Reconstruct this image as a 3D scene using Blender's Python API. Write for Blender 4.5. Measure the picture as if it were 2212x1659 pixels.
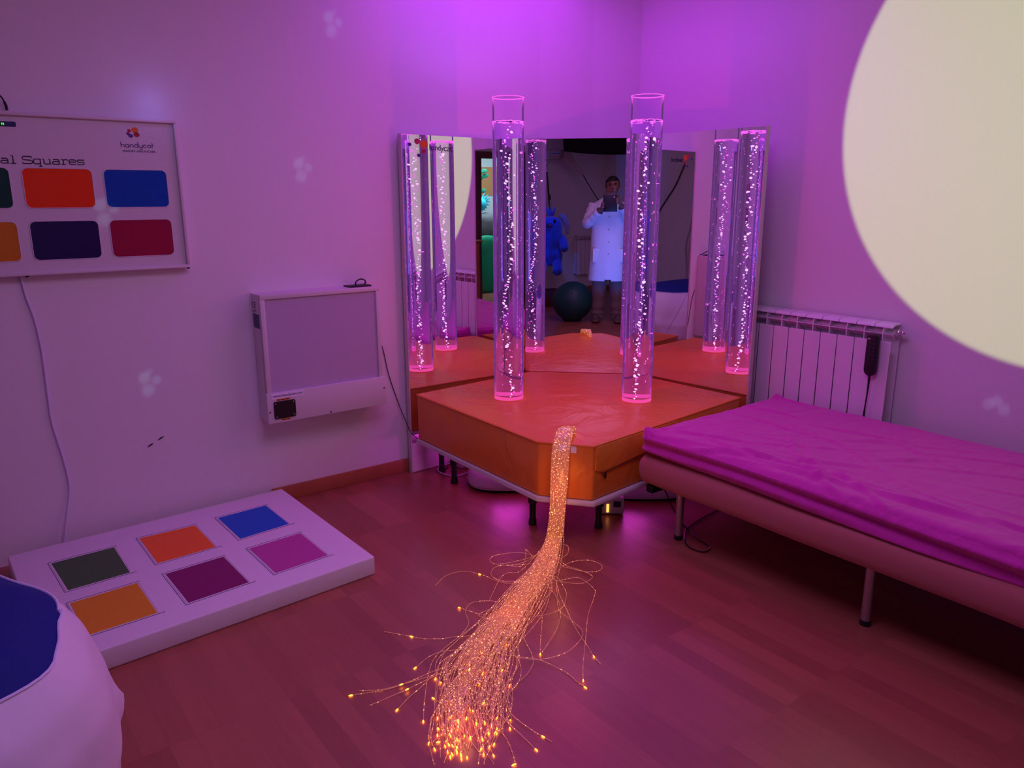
import bpy, bmesh, math, random
from math import sin, cos, pi, radians, sqrt, atan2, hypot
from mathutils import Vector, Matrix, noise
random.seed(7)
for o in list(bpy.data.objects): bpy.data.objects.remove(o)
SC = bpy.context.scene
COL = SC.collection

# ------------------------------------------------------------------ camera
F_PX, PITCH, YAW, ROLL, CAM_H = 1658.0, 13.66, 37.05, -0.12, 1.46
cd = bpy.data.cameras.new('camera'); cam = bpy.data.objects.new('camera', cd); COL.objects.link(cam)
cd.sensor_fit = 'HORIZONTAL'; cd.sensor_width = 36.0; cd.lens = 36.0 * F_PX / 2212.0
cd.clip_start = 0.02; cd.clip_end = 60
p_, y_, r_ = radians(PITCH), radians(YAW), radians(ROLL)
Fw = Vector((sin(y_)*cos(p_), cos(y_)*cos(p_), -sin(p_))); Rt = Vector((cos(y_), -sin(y_), 0)); Up = Rt.cross(Fw)
Rt, Up = Rt*cos(r_)+Up*sin(r_), Up*cos(r_)-Rt*sin(r_)
cam.matrix_world = Matrix(((Rt.x, Up.x, -Fw.x, 0), (Rt.y, Up.y, -Fw.y, 0), (Rt.z, Up.z, -Fw.z, CAM_H), (0, 0, 0, 1)))
SC.camera = cam

# ------------------------------------------------------------------ world, exposure, room lights
w = bpy.data.worlds.new('night'); SC.world = w; w.use_nodes = True
w.node_tree.nodes['Background'].inputs[0].default_value = (0.02, 0.01, 0.03, 1)
w.node_tree.nodes['Background'].inputs[1].default_value = 0.2
SC.view_settings.view_transform = 'Standard'; SC.view_settings.look = 'None'
SC.view_settings.gamma = 1; SC.view_settings.use_curve_mapping = False
SC.view_settings.exposure = 0.0

T1 = Vector((2.300, 3.073, 0)); T2 = Vector((2.790, 2.642, 0)); TUBE_R = 0.0755; TUBE_TOP = 1.915; WATER = 1.808
PADZ = 0.455

def lamp(name, kind, loc, power, color, target=None, size=0.0, angle=None, blend=0.1, size_y=None):
    L = bpy.data.lights.new(name, kind); L.energy = power; L.color = color
    if kind in ('POINT', 'SPOT'): L.shadow_soft_size = size
    if kind == 'SPOT': L.spot_size = radians(angle); L.spot_blend = blend
    if kind == 'AREA':
        L.size = size
        if size_y: L.shape = 'RECTANGLE'; L.size_y = size_y
    o = bpy.data.objects.new(name, L); COL.objects.link(o); o.location = loc
    if target is not None:
        o.rotation_euler = (Vector(target)-Vector(loc)).to_track_quat('-Z', 'Y').to_euler()
    return o

VIO = (0.62, 0.10, 1.0); MAG = (0.85, 0.07, 0.85)
# the projector disc on the right hand wall
# LIGHTS_BEGIN
# the projector disc on the right hand wall
lamp('projector_beam', 'SPOT', (-1.3, 1.25, 1.9), 515, (0.75, 1.0, 0.36), (3.48, 1.064, 1.784), 0.012, 23.7, 0.035)
# violet light thrown up by the columns and back from the ceiling
lamp('corner_bounce_fill', 'AREA', (2.45, 2.85, 2.66), 13.6, (0.496, 0.016, 1.000), (2.45, 2.85, 0), 1.2)  # added area fill imitating violet bounce off the ceiling
for T in (T1, T2):
    lamp('column_top_light', 'SPOT', (T.x, T.y, 1.93), 1.8, (0.333, 0.167, 1.000), (T.x+0.06, T.y+0.06, 3), 0.03, 172, 0.5)
lamp('column_side_fill', 'POINT', (2.42, 2.72, 1.3), 4.5, (1.000, 0.027, 0.160), size=0.0)  # added floating point fill for the tubes' sideways glow
# added dim fill for the whole room, no fixture modelled
lamp('room_fill', 'AREA', (1.1, 1.2, 2.66), 21.5, (0.698, 0.349, 1.000), (1.1, 1.2, 0), 1.2)
# added unseen blue spots for the black-light glow on person and plush toy
lamp('black_light_fill', 'SPOT', (1.05, 0.72, 0.42), 75, (0.0, 0.15, 1.0), (-0.30, -0.28, 1.06), 0.0, 52, 0.5)
lamp('black_light_fill_far', 'SPOT', (-1.3, -0.4, 2.66), 60, (0.0, 0.14, 1.0), (-2.36, -1.10, 0.8), 0.04, 30, 0.8)
# LIGHTS_END
lamp('blue_spot_glow', 'POINT', (0.82, 3.44, 1.84), 0.10, (0.25, 0.25, 1.0), size=0.02)

# ------------------------------------------------------------------ materials
def nt(m): return m.node_tree.nodes, m.node_tree.links
def mat(name, col, rough=0.6, metal=0.0, bump=0.0, bscale=60, spec=0.5, var=0.0, vscale=4, emit=None, estr=0, sheen=0, alpha=1, trans=0, ior=1.45, coat=0, sss=0, bdist=0.002):
    m = bpy.data.materials.new(name); m.use_nodes = True; N, L = nt(m); b = N['Principled BSDF']
    b.inputs['Base Color'].default_value = (*col, 1); b.inputs['Roughness'].default_value = rough
    b.inputs['Metallic'].default_value = metal; b.inputs['Specular IOR Level'].default_value = spec
    b.inputs['IOR'].default_value = ior; b.inputs['Transmission Weight'].default_value = trans
    b.inputs['Coat Weight'].default_value = coat; b.inputs['Sheen Weight'].default_value = sheen
    if sss: b.inputs['Subsurface Weight'].default_value = sss; b.inputs['Subsurface Radius'].default_value = (.02, .008, .004)
    if emit: b.inputs['Emission Color'].default_value = (*emit, 1); b.inputs['Emission Strength'].default_value = estr
    tc = N.new('ShaderNodeTexCoord')
    if var:
        n = N.new('ShaderNodeTexNoise'); n.inputs['Scale'].default_value = vscale; n.inputs['Detail'].default_value = 4
        r = N.new('ShaderNodeMapRange'); r.inputs['To Min'].default_value = 1-var; r.inputs['To Max'].default_value = 1+var
        mx = N.new('ShaderNodeMix'); mx.data_type = 'RGBA'; mx.blend_type = 'MULTIPLY'; mx.inputs[0].default_value = 1
        mx.inputs[6].default_value = (*col, 1)
        L.new(tc.outputs['Object'], n.inputs['Vector']); L.new(n.outputs['Fac'], r.inputs['Value']); L.new(r.outputs[0], mx.inputs[7]); L.new(mx.outputs[2], b.inputs['Base Color'])
    if bump:
        n = N.new('ShaderNodeTexNoise'); n.inputs['Scale'].default_value = bscale; n.inputs['Detail'].default_value = 5
        bp = N.new('ShaderNodeBump'); bp.inputs['Strength'].default_value = bump; bp.inputs['Distance'].default_value = bdist
        L.new(tc.outputs['Object'], n.inputs['Vector']); L.new(n.outputs['Fac'], bp.inputs['Height']); L.new(bp.outputs[0], b.inputs['Normal'])
    return m

def floor_material():
    m = bpy.data.materials.new('laminate_floor'); m.use_nodes = True; N, L = nt(m); b = N['Principled BSDF']
    tc = N.new('ShaderNodeTexCoord'); mp = N.new('ShaderNodeMapping'); mp.inputs['Rotation'].default_value = (0, 0, pi/2)
    L.new(tc.outputs['Object'], mp.inputs['Vector'])
    br = N.new('ShaderNodeTexBrick'); br.inputs['Scale'].default_value = 1.0
    br.inputs['Brick Width'].default_value = 0.46; br.inputs['Row Height'].default_value = 0.068; br.inputs['Mortar Size'].default_value = 0.0006
    br.inputs['Mortar Smooth'].default_value = 0.2; br.offset = 0.37; br.offset_frequency = 1; br.squash = 1.0
    br.inputs['Color1'].default_value = (0.0, 0, 0, 1); br.inputs['Color2'].default_value = (1, 1, 1, 1); br.inputs['Mortar'].default_value = (0.0, 0, 0, 1)
    L.new(mp.outputs[0], br.inputs['Vector'])
    gr = N.new('ShaderNodeTexNoise'); gr.inputs['Scale'].default_value = 1.0; gr.inputs['Detail'].default_value = 7; gr.inputs['Distortion'].default_value = 1.4
    mp2 = N.new('ShaderNodeMapping'); mp2.inputs['Scale'].default_value = (26, 3.2, 1); L.new(tc.outputs['Object'], mp2.inputs['Vector'])
    add = N.new('ShaderNodeVectorMath'); add.operation = 'ADD'
    sc = N.new('ShaderNodeVectorMath'); sc.operation = 'SCALE'; sc.inputs[3].default_value = 17
    L.new(br.outputs['Color'], sc.inputs[0]); L.new(mp2.outputs[0], add.inputs[0]); L.new(sc.outputs[0], add.inputs[1]); L.new(add.outputs[0], gr.inputs['Vector'])
    ramp = N.new('ShaderNodeValToRGB'); e = ramp.color_ramp.elements
    e[0].position = 0.0; e[0].color = (0.245, 0.070, 0.042, 1); e[1].position = 1.0; e[1].color = (0.43, 0.138, 0.082, 1)
    mixf = N.new('ShaderNodeMath'); mixf.operation = 'MULTIPLY_ADD'; mixf.inputs[1].default_value = 0.55
    g2 = N.new('ShaderNodeMath'); g2.operation = 'MULTIPLY'; g2.inputs[1].default_value = 0.55
    sep = N.new('ShaderNodeSeparateColor'); L.new(br.outputs['Color'], sep.inputs[0]); L.new(gr.outputs['Fac'], g2.inputs[0])
    L.new(sep.outputs[0], mixf.inputs[0]); L.new(g2.outputs[0], mixf.inputs[2]); L.new(mixf.outputs[0], ramp.inputs[0])
    L.new(ramp.outputs[0], b.inputs['Base Color']); b.inputs['Roughness'].default_value = 0.32
    bp = N.new('ShaderNodeBump'); bp.inputs['Strength'].default_value = 0.12; bp.inputs['Distance'].default_value = 0.001
    L.new(gr.outputs['Fac'], bp.inputs['Height']); L.new(bp.outputs[0], b.inputs['Normal'])
    return m

def mirror_material():
    m = bpy.data.materials.new('acrylic_mirror'); m.use_nodes = True; N, L = nt(m); N.remove(N['Principled BSDF'])
    g = N.new('ShaderNodeBsdfGlossy'); g.inputs['Color'].default_value = (0.86, 0.86, 0.88, 1); g.inputs['Roughness'].default_value = 0.0
    tc = N.new('ShaderNodeTexCoord'); n = N.new('ShaderNodeTexNoise'); n.inputs['Scale'].default_value = 2.2; n.inputs['Detail'].default_value = 0
    bp = N.new('ShaderNodeBump'); bp.inputs['Strength'].default_value = 0.25; bp.inputs['Distance'].default_value = 0.0016
    L.new(tc.outputs['Object'], n.inputs['Vector']); L.new(n.outputs['Fac'], bp.inputs['Height']); L.new(bp.outputs[0], g.inputs['Normal'])
    L.new(g.outputs[0], N['Material Output'].inputs[0]); return m

def glow_glass(name, ior, col, glow, gstr, rough=0.0):
    m = bpy.data.materials.new(name); m.use_nodes = True; N, L = nt(m); N.remove(N['Principled BSDF'])
    g = N.new('ShaderNodeBsdfGlass'); g.inputs['Color'].default_value = (*col, 1); g.inputs['IOR'].default_value = ior; g.inputs['Roughness'].default_value = rough
    e = N.new('ShaderNodeEmission'); e.inputs[0].default_value = (*glow, 1); e.inputs[1].default_value = gstr
    a = N.new('ShaderNodeAddShader'); L.new(g.outputs[0], a.inputs[0]); L.new(e.outputs[0], a.inputs[1]); L.new(a.outputs[0], N['Material Output'].inputs[0])
    return m

def thin_acrylic(name, tint, glow, gstr):
    m = bpy.data.materials.new(name); m.use_nodes = True; N, L = nt(m); N.remove(N['Principled BSDF'])
    t = N.new('ShaderNodeBsdfTransparent'); t.inputs[0].default_value = (*tint, 1)
    g = N.new('ShaderNodeBsdfGlossy'); g.inputs['Roughness'].default_value = 0.02
    fr = N.new('ShaderNodeFresnel'); fr.inputs[0].default_value = 1.13; mx = N.new('ShaderNodeMixShader')
    L.new(fr.outputs[0], mx.inputs[0]); L.new(t.outputs[0], mx.inputs[1]); L.new(g.outputs[0], mx.inputs[2])
    e = N.new('ShaderNodeEmission'); e.inputs[0].default_value = (*glow, 1); e.inputs[1].default_value = gstr
    lw = N.new('ShaderNodeLayerWeight'); lw.inputs[0].default_value = 0.25; mu = N.new('ShaderNodeMath'); mu.operation = 'MULTIPLY_ADD'; mu.inputs[1].default_value = gstr*2.2; mu.inputs[2].default_value = gstr*0.35
    L.new(lw.outputs['Facing'], mu.inputs[0]); L.new(mu.outputs[0], e.inputs[1])
    a = N.new('ShaderNodeAddShader'); L.new(mx.outputs[0], a.inputs[0]); L.new(e.outputs[0], a.inputs[1]); L.new(a.outputs[0], N['Material Output'].inputs[0])
    return m

def emission(name, col, s):
    m = bpy.data.materials.new(name); m.use_nodes = True; N, L = nt(m); N.remove(N['Principled BSDF'])
    e = N.new('ShaderNodeEmission'); e.inputs[0].default_value = (*col, 1); e.inputs[1].default_value = s
    L.new(e.outputs[0], N['Material Output'].inputs[0]); return m

def fibre_material():
    m = mat('sparkle_fibre', (0.66, 0.25, 0.22), 0.2, coat=0.4); N, L = nt(m); b = N['Principled BSDF']
    tc = N.new('ShaderNodeTexCoord'); v = N.new('ShaderNodeTexNoise'); v.inputs['Scale'].default_value = 190; v.inputs['Detail'].default_value = 1
    r = N.new('ShaderNodeMapRange'); r.inputs['From Min'].default_value = 0.645; r.inputs['From Max'].default_value = 0.70; r.inputs['To Min'].default_value = 0.16; r.inputs['To Max'].default_value = 3.2
    L.new(tc.outputs['Object'], v.inputs['Vector']); L.new(v.outputs['Fac'], r.inputs['Value']); L.new(r.outputs[0], b.inputs['Emission Strength'])
    b.inputs['Emission Color'].default_value = (1.0, 0.36, 0.13, 1); return m

def fabric(name, col, rough=0.7, big=0.3, bs=5, fine=0.15, sheen=0.15, dist=0.01, stretch=(1, 1, 1)):
    m = mat(name, col, rough, sheen=sheen); N, L = nt(m); b = N['Principled BSDF']
    tc = N.new('ShaderNodeTexCoord'); mp = N.new('ShaderNodeMapping'); mp.inputs['Scale'].default_value = stretch; L.new(tc.outputs['Object'], mp.inputs['Vector'])
    n = N.new('ShaderNodeTexNoise'); n.inputs['Scale'].default_value = bs; n.inputs['Detail'].default_value = 3; n.inputs['Distortion'].default_value = 0.8
    n2 = N.new('ShaderNodeTexNoise'); n2.inputs['Scale'].default_value = 400
    L.new(mp.outputs[0], n.inputs['Vector']); L.new(tc.outputs['Object'], n2.inputs['Vector'])
    b1 = N.new('ShaderNodeBump'); b1.inputs['Strength'].default_value = big; b1.inputs['Distance'].default_value = dist
    b2 = N.new('ShaderNodeBump'); b2.inputs['Strength'].default_value = fine; b2.inputs['Distance'].default_value = 0.001
    L.new(n.outputs['Fac'], b1.inputs['Height']); L.new(n2.outputs['Fac'], b2.inputs['Height']); L.new(b2.outputs[0], b1.inputs['Normal']); L.new(b1.outputs[0], b.inputs['Normal'])
    return m

M = dict(
    wall=mat('painted_wall', (0.80, 0.77, 0.78), 0.75, bump=0.06, bscale=90, spec=0.25),
    ceil=mat('ceiling_paint', (0.8, 0.78, 0.8), 0.9),
    floor=floor_material(), mirror=mirror_material(),
    white=mat('white_lacquer', (0.70, 0.66, 0.66), 0.42), frame=mat('mirror_edge', (0.62, 0.57, 0.56), 0.4),
    base=mat('wood_baseboard', (0.42, 0.13, 0.055), 0.45, var=0.2, vscale=9),
    orange=fabric('orange_vinyl', (0.84, 0.25, 0.03), 0.38, 1.0, 4.2, 0.04, 0, 0.02, (1, 1, 1)),
    orange_dark=mat('orange_seam', (0.25, 0.045, 0.01), 0.6),
    black=mat('black_plastic', (0.012, 0.011, 0.013), 0.4), black_m=mat('black_metal', (0.01, 0.01, 0.012), 0.45, 0.3),
    steel=mat('steel_tube', (0.5, 0.48, 0.5), 0.35, 0.9), chrome=mat('chrome', (0.8, 0.8, 0.82), 0.12, 1),
    sheet=fabric('magenta_sheet', (0.62, 0.022, 0.38), 0.75, 0.9, 6, 0.1, 0.3, 0.016, (0.7, 1.6, 1)),
    bedbase=fabric('bed_base_cloth', (0.46, 0.13, 0.13), 0.8, 0.25, 7, 0.15, 0.2),
    plate=mat('radiator_enamel', (0.80, 0.74, 0.78), 0.35),
    dark=mat('dark_gap', (0.03, 0.02, 0.03), 0.8),
    vinylw=fabric('white_vinyl', (0.80, 0.74, 0.78), 0.48, 0.3, 4, 0.04, 0, 0.012),
    ink=mat('black_ink', (0.025, 0.015, 0.035), 0.5), inkv=mat('violet_ink', (0.08, 0.03, 0.16), 0.5),
    opal=mat('opal_screen', (0.52, 0.45, 0.60), 0.3), navy=mat('navy_label', (0.015, 0.02, 0.12), 0.4),
    sticker=mat('white_sticker', (0.90, 0.86, 1.0), 0.45), yellow=mat('orange_label', (0.75, 0.28, 0.05), 0.5),
    fibre=fibre_material(), tip=emission('fibre_tip_light', (1.0, 0.30, 0.02), 10),
    abs=mat('white_machine_shell', (0.74, 0.68, 0.74), 0.3),
    water=glow_glass('bubble_water', 1.33, (0.95, 0.88, 1.0), (0.42, 0.08, 0.75), 0.035),
    acrylic=thin_acrylic('clear_acrylic', (0.97, 0.93, 1.0), (0.60, 0.16, 0.9), 0.035),
    rim=emission('lit_rim', (1.0, 0.09, 0.72), 1.5), collar=emission('lit_collar', (1.0, 0.06, 0.85), 9), refraction=emission('glow_refraction_band', (1.0, 0.075, 0.36), 0.95),
    bubble=emission('lit_bubble', (1.0, 0.52, 1.0), 1.7), bubble2=emission('lit_bubble_and_glint', (1.0, 0.16, 0.85), 1.3),
    surf=emission('lit_water_surface', (1.0, 0.13, 0.85), 1.3),
    wood=mat('orange_wood', (0.42, 0.14, 0.03), 0.5, var=0.2), doorwood=mat('dark_door_wood', (0.14, 0.045, 0.04), 0.5),
    navydoor=mat('dark_door', (0.02, 0.018, 0.05), 0.5),
    grey=fabric('grey_bag', (0.22, 0.18, 0.2), 0.8, 0.8, 8), cyan=mat('cyan_toy', (0.05, 0.6, 0.75), 0.6), green=mat('leaf_green', (0.03, 0.35, 0.2), 0.6),
    skin=mat('skin', (0.30, 0.14, 0.095), 0.5, sss=0.1), hair=mat('dark_hair', (0.02, 0.014, 0.012), 0.6, bump=0.6, bscale=90),
    coat=fabric('white_cotton_coat', (0.85, 0.85, 0.88), 0.8, 0.5, 7, 0.1, 0.2), pants=fabric('brown_trousers', (0.20, 0.14, 0.12), 0.8, 0.6, 8),
    shoe=mat('brown_shoe', (0.12, 0.07, 0.05), 0.5), lips=mat('lips', (0.35, 0.12, 0.1), 0.5), eye=mat('eye_dark', (0.02, 0.015, 0.015), 0.2),
    plush=fabric('blue_plush', (0.03, 0.09, 0.75), 0.95, 0.6, 30, 0.8, 0.6, 0.01), plushg=fabric('grey_plush', (0.30, 0.24, 0.42), 0.95, 0.6, 30, 0.8, 0.6),
    ball=mat('teal_rubber', (0.006, 0.07, 0.06), 0.45), bagw=fabric('white_bag_cloth', (0.80, 0.73, 0.80), 0.75, 0.4, 4, 0.12, 0.1, 0.02),
    bagb=fabric('blue_bag_cloth', (0.0005, 0.016, 0.19), 0.8, 0.3, 4, 0.1, 0.0, 0.02), piping=mat('light_piping', (0.75, 0.72, 0.95), 0.5),
    wcable=mat('white_cable', (0.72, 0.68, 0.86), 0.5), blackcloth=fabric('black_cloth', (0.004, 0.004, 0.006), 0.95, 0.5, 6),
    maroon=mat('maroon_mat', (0.10, 0.02, 0.03), 0.6), beam=mat('grey_white_beam', (0.45, 0.38, 0.42), 0.6),
    bluel=mat('pale_blue_label', (0.35, 0.5, 0.9), 0.5), pupil=mat('green_display', (0.05, 0.8, 0.1), 0.4, emit=(0.1, 1, 0.15), estr=0.8),
)
def flat(name, col, rough=0.45): 
    if name not in M: M[name] = mat(name, col, rough)
    return M[name]

# ------------------------------------------------------------------ mesh helpers
ROOTM = {}
def link(name, bm, m, parent=None, smooth=True, angle=35):
    bmesh.ops.recalc_face_normals(bm, faces=bm.faces[:])
    me = bpy.data.meshes.new(name); bm.to_mesh(me); bm.free()
    if smooth:
        me.polygons.foreach_set('use_smooth', [True]*len(me.polygons))
        try: me.set_sharp_from_angle(angle=radians(angle))
        except Exception: pass
    for x in (m if isinstance(m, (list, tuple)) else [m]): me.materials.append(x)
    o = bpy.data.objects.new(name, me); COL.objects.link(o)
    if parent is not None:
        o.parent = parent; o.matrix_parent_inverse = ROOTM[parent.name].inverted()
    return o
def tag(o, label, cat, group=None, kind=None):
    if label: o['label'] = label
    if cat: o['category'] = cat
    if group: o['group'] = group
    if kind: o['kind'] = kind
    return o
def thing(name, loc, label, cat, group=None, rot=0.0):
    o = bpy.data.objects.new(name, None); COL.objects.link(o); o.location = loc; o.rotation_euler = (0, 0, rot); o.empty_display_size = 0.05
    ROOTM[o.name] = Matrix.Translation(loc) @ Matrix.Rotation(rot, 4, 'Z')
    return tag(o, label, cat, group)
def sub(part): ROOTM[part.name] = Matrix.Identity(4); return part
def sublink(name, bm, m, part, **k):
    # sub-part of a part whose own mesh is in world coordinates
    o = link(name, bm, m, None, **k); o.parent = part
    o.matrix_parent_inverse = Matrix.Identity(4)
    return o
def structure(name, bm, m, **k):
    o = link(name, bm, m, **k); o['kind'] = 'structure'; return o
def new(): return bmesh.new()
def box(bm, x0, x1, y0, y1, z0, z1, bev=0.0, seg=2, M4=None):
    vs = [bm.verts.new((x, y, z)) for x in (x0, x1) for y in (y0, y1) for z in (z0, z1)]
    fs = [bm.faces.new([vs[i] for i in q]) for q in ((0, 1, 3, 2), (4, 6, 7, 5), (0, 4, 5, 1), (2, 3, 7, 6), (0, 2, 6, 4), (1, 5, 7, 3))]
    r = vs
    if bev:
        es = {e for f in fs for e in f.edges}
        g = bmesh.ops.bevel(bm, geom=list(es), offset=bev, segments=seg, affect='EDGES', profile=0.5)
        r = list({v for f in g['faces'] for v in f.verts} | {v for v in vs if v.is_valid})
    if M4 is not None: bmesh.ops.transform(bm, matrix=M4, verts=[v for v in r if v.is_valid])
    return r
def prism(bm, poly, z0, z1, bev=0.0, seg=3, M4=None):
    b = [bm.verts.new((x, y, z0)) for x, y in poly]; t = [bm.verts.new((x, y, z1)) for x, y in poly]; n = len(poly)
    fs = [bm.faces.new(b[::-1]), bm.faces.new(t)] + [bm.faces.new((b[i], b[(i+1) % n], t[(i+1) % n], t[i])) for i in range(n)]
    r = b+t
    if bev:
        es = {e for f in fs for e in f.edges}
        g = bmesh.ops.bevel(bm, geom=list(es), offset=bev, segments=seg, affect='EDGES', profile=0.5)
        r = list({v for f in g['faces'] for v in f.verts} | {v for v in r if v.is_valid})
    if M4 is not None: bmesh.ops.transform(bm, matrix=M4, verts=[v for v in r if v.is_valid])
    return r
def lathe(bm, prof, cx=0, cy=0, n=32, sx=1.0, sy=1.0, cap=True, M4=None, mi=0):
    rings = []; allv = []
    for r, z in prof:
        ring = [bm.verts.new((cx+r*sx*cos(2*pi*i/n), cy+r*sy*sin(2*pi*i/n), z)) for i in range(n)]; rings.append(ring); allv += ring
    for a, b in zip(rings, rings[1:]):
        for i in range(n):
            f = bm.faces.new((a[i], a[(i+1) % n], b[(i+1) % n], b[i])); f.material_index = mi
    if cap:
        bm.faces.new(rings[0][::-1]).material_index = mi; bm.faces.new(rings[-1]).material_index = mi
    if M4 is not None: bmesh.ops.transform(bm, matrix=M4, verts=allv)
    return allv
def spline(pts, n=6):
    P = [Vector(p) for p in pts]
    if len(P) < 3: return P
    Q = [2*P[0]-P[1]]+P+[2*P[-1]-P[-2]]; out = []
    for i in range(1, len(Q)-2):
        a, b, c, d = Q[i-1:i+3]
        for k in range(n):
            t = k/n; out.append(0.5*((2*b)+(c-a)*t+(2*a-5*b+4*c-d)*t*t+(3*b-a-3*c+d)*t**3))
    out.append(P[-1]); return out
def tube(bm, pts, r, n=6, cap=True, mi=0, flat=None):
    P = [Vector(p) for p in pts]; rings = []; prev = None
    for i, p in enumerate(P):
        t = (P[min(i+1, len(P)-1)]-P[max(i-1, 0)])
        if t.length < 1e-9: t = Vector((0, 0, 1))
        t.normalize()
        if prev is None: u = t.orthogonal().normalized()
        else:
            u = prev-t*prev.dot(t)
            u = t.orthogonal().normalized() if u.length < 1e-6 else u.normalized()
        prev = u; v = t.cross(u); rr = r[i] if isinstance(r, (list, tuple)) else r
        rings.append([bm.verts.new(p+(u*cos(2*pi*k/n)+v*sin(2*pi*k/n))*rr) for k in range(n)])
    for a, b in zip(rings, rings[1:]):
        for k in range(n):
            f = bm.faces.new((a[k], a[(k+1) % n], b[(k+1) % n], b[k])); f.material_index = mi
    if cap:
        bm.faces.new(rings[0][::-1]).material_index = mi; bm.faces.new(rings[-1]).material_index = mi
    return [v for q in rings for v in q]
def ball(bm, c, r, sx=1, sy=1, sz=1, u=16, v=10, M4=None, mi=0):
    m = Matrix.Translation(c) @ (M4 or Matrix.Identity(4)) @ Matrix.Diagonal((r*sx, r*sy, r*sz, 1))
    g = bmesh.ops.create_uvsphere(bm, u_segments=u, v_segments=v, radius=1.0, matrix=m)
    for q in g['verts']:
        for f in q.link_faces: f.material_index = mi
    return g['verts']
def rrect(x0, x1, z0, z1, r, n=5):
    out = []
    for cx, cz, a0 in ((x1-r, z1-r, 0), (x0+r, z1-r, 90), (x0+r, z0+r, 180), (x1-r, z0+r, 270)):
        for k in range(n+1):
            a = radians(a0+90*k/n); out.append((cx+r*cos(a), cz+r*sin(a)))
    return out
def face_plate(bm, poly, yf, th):      # polygon in x,z on a plane facing -y
    m = Matrix(((1, 0, 0, 0), (0, 0, 1, 0), (0, 1, 0, 0), (0, 0, 0, 1)))
    vs = prism(bm, poly, yf, yf+th, M4=m); return vs
def text_bm(s, size, M4, th=0.0004, align='LEFT', width=None):
    cu = bpy.data.curves.new('t', 'FONT'); cu.body = s; cu.size = size; cu.extrude = th; cu.align_x = align; cu.resolution_u = 3
    o = bpy.data.objects.new('t', cu); COL.objects.link(o); bpy.context.view_layer.update()
    me = bpy.data.meshes.new_from_object(o.evaluated_get(bpy.context.evaluated_depsgraph_get()))
    bm = new(); bm.from_mesh(me); bpy.data.objects.remove(o); bpy.data.curves.remove(cu); bpy.data.meshes.remove(me)
    if width:
        x0 = min(v.co.x for v in bm.verts); x1 = max(v.co.x for v in bm.verts)
        for v in bm.verts: v.co.x = (v.co.x-x0)*width/(x1-x0)
    bmesh.ops.transform(bm, matrix=M4, verts=bm.verts[:]); return bm
def wallM(x, y, z): return Matrix.Translation((x, y, z)) @ Matrix.Rotation(pi/2, 4, 'X')

def arc(cx, cy, r, a0, a1, n=10, ry=None):
    ry = ry or r
    return [(cx+r*cos(radians(a0+(a1-a0)*k/n)), cy+ry*sin(radians(a0+(a1-a0)*k/n))) for k in range(n+1)]
# single-line letters: (advance, strokes); x-height 1
ROUND = {
    'h': (1.15, [[(0, 1.75), (0, 0)], [(0, .55)]+arc(.42, .5, .42, 170, 0)+[(.84, 0)]]),
    'a': (1.22, [arc(.46, .5, .46, 0, 360, 16), [(.92, .95), (.92, 0)]]),
    'n': (1.15, [[(0, 0)]+arc(.42, .5, .42, 180, 0)+[(.84, 0)]]),
    'd': (1.22, [arc(.46, .5, .46, 0, 360, 16), [(.92, 1.75), (.92, 0)]]),
    'y': (1.15, [[(0, 1)]+arc(.42, .5, .42, 180, 360), [(.84, 1), (.84, -.1)]+arc(.42, -.15, .42, 0, -150, 8)]),
    'c': (1.08, [arc(.46, .5, .46, 40, 320, 12)]),
    't': (.75, [[(.1, 1.75), (.1, 0)], [(.1, 1), (.5, 1)]]),
}
SLAB = {
    'c': (1.25, [[(1.05, .72), (1.05, 1), (.25, 1), (0, .8), (0, .2), (.25, 0), (1.05, 0)]]),
    'a': (1.35, [[(.1, 1), (.85, 1), (1.0, .85), (1.0, 0), (1.2, 0)], [(1.0, .55), (.15, .55), (0, .4), (0, .12), (.15, 0), (.8, 0), (1.0, .15)]]),
    'l': (.9, [[(.1, 1.6), (.42, 1.6), (.42, 0)], [(.05, 0), (.8, 0)]]),
    ' ': (.9, []),
    'S': (1.6, [[(1.35, 1.15), (1.35, 1.5), (.2, 1.5), (0, 1.35), (0, .95), (.2, .8), (1.2, .72), (1.4, .55), (1.4, .15), (1.2, 0), (0, 0), (0, .35)]]),
    'q': (1.4, [[(1.0, .2), (.8, 0), (.2, 0), (0, .2), (0, .8), (.2, 1), (1.0, 1)], [(1.2, 1), (1.0, 1), (1.0, -.5)], [(.7, -.5), (1.25, -.5)]]),
    'u': (1.45, [[(-.05, 1), (.15, 1), (.15, .15), (.35, 0), (.85, 0), (1.05, .15)], [(.85, 1), (1.05, 1), (1.05, 0), (1.3, 0)]]),
    'r': (1.2, [[(0, 1), (.3, 1), (.3, 0)], [(0, 0), (.65, 0)], [(.3, .75), (.5, 1), (.95, 1), (.95, .75)]]),
    'e': (1.3, [[(0, .52), (1.05, .52), (1.05, .82), (.85, 1), (.2, 1), (0, .82), (0, .18), (.2, 0), (1.05, 0)]]),
    's': (1.25, [[(1.0, .72), (1.0, 1), (.15, 1), (0, .88), (0, .65), (.15, .55), (.9, .48), (1.05, .35), (1.05, .12), (.9, 0), (0, 0), (0, .28)]]),
}
def strokes_bm(s, font, x, z, sc, yplane, r, width=None, mirror=False):
    adv = sum(font[c][0] for c in s); kx = (width/adv/sc) if width else 1; bm = new(); cx = 0
    for c in s:
        a, ss = font[c]
        for st in ss:
            tube(bm, [(x+(cx+px)*sc*kx, yplane, z+pz*sc) for px, pz in st], r, 6)
        cx += a
    for v in bm.verts: v.co.y = yplane+(v.co.y-yplane)*0.25
    return bm

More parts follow.
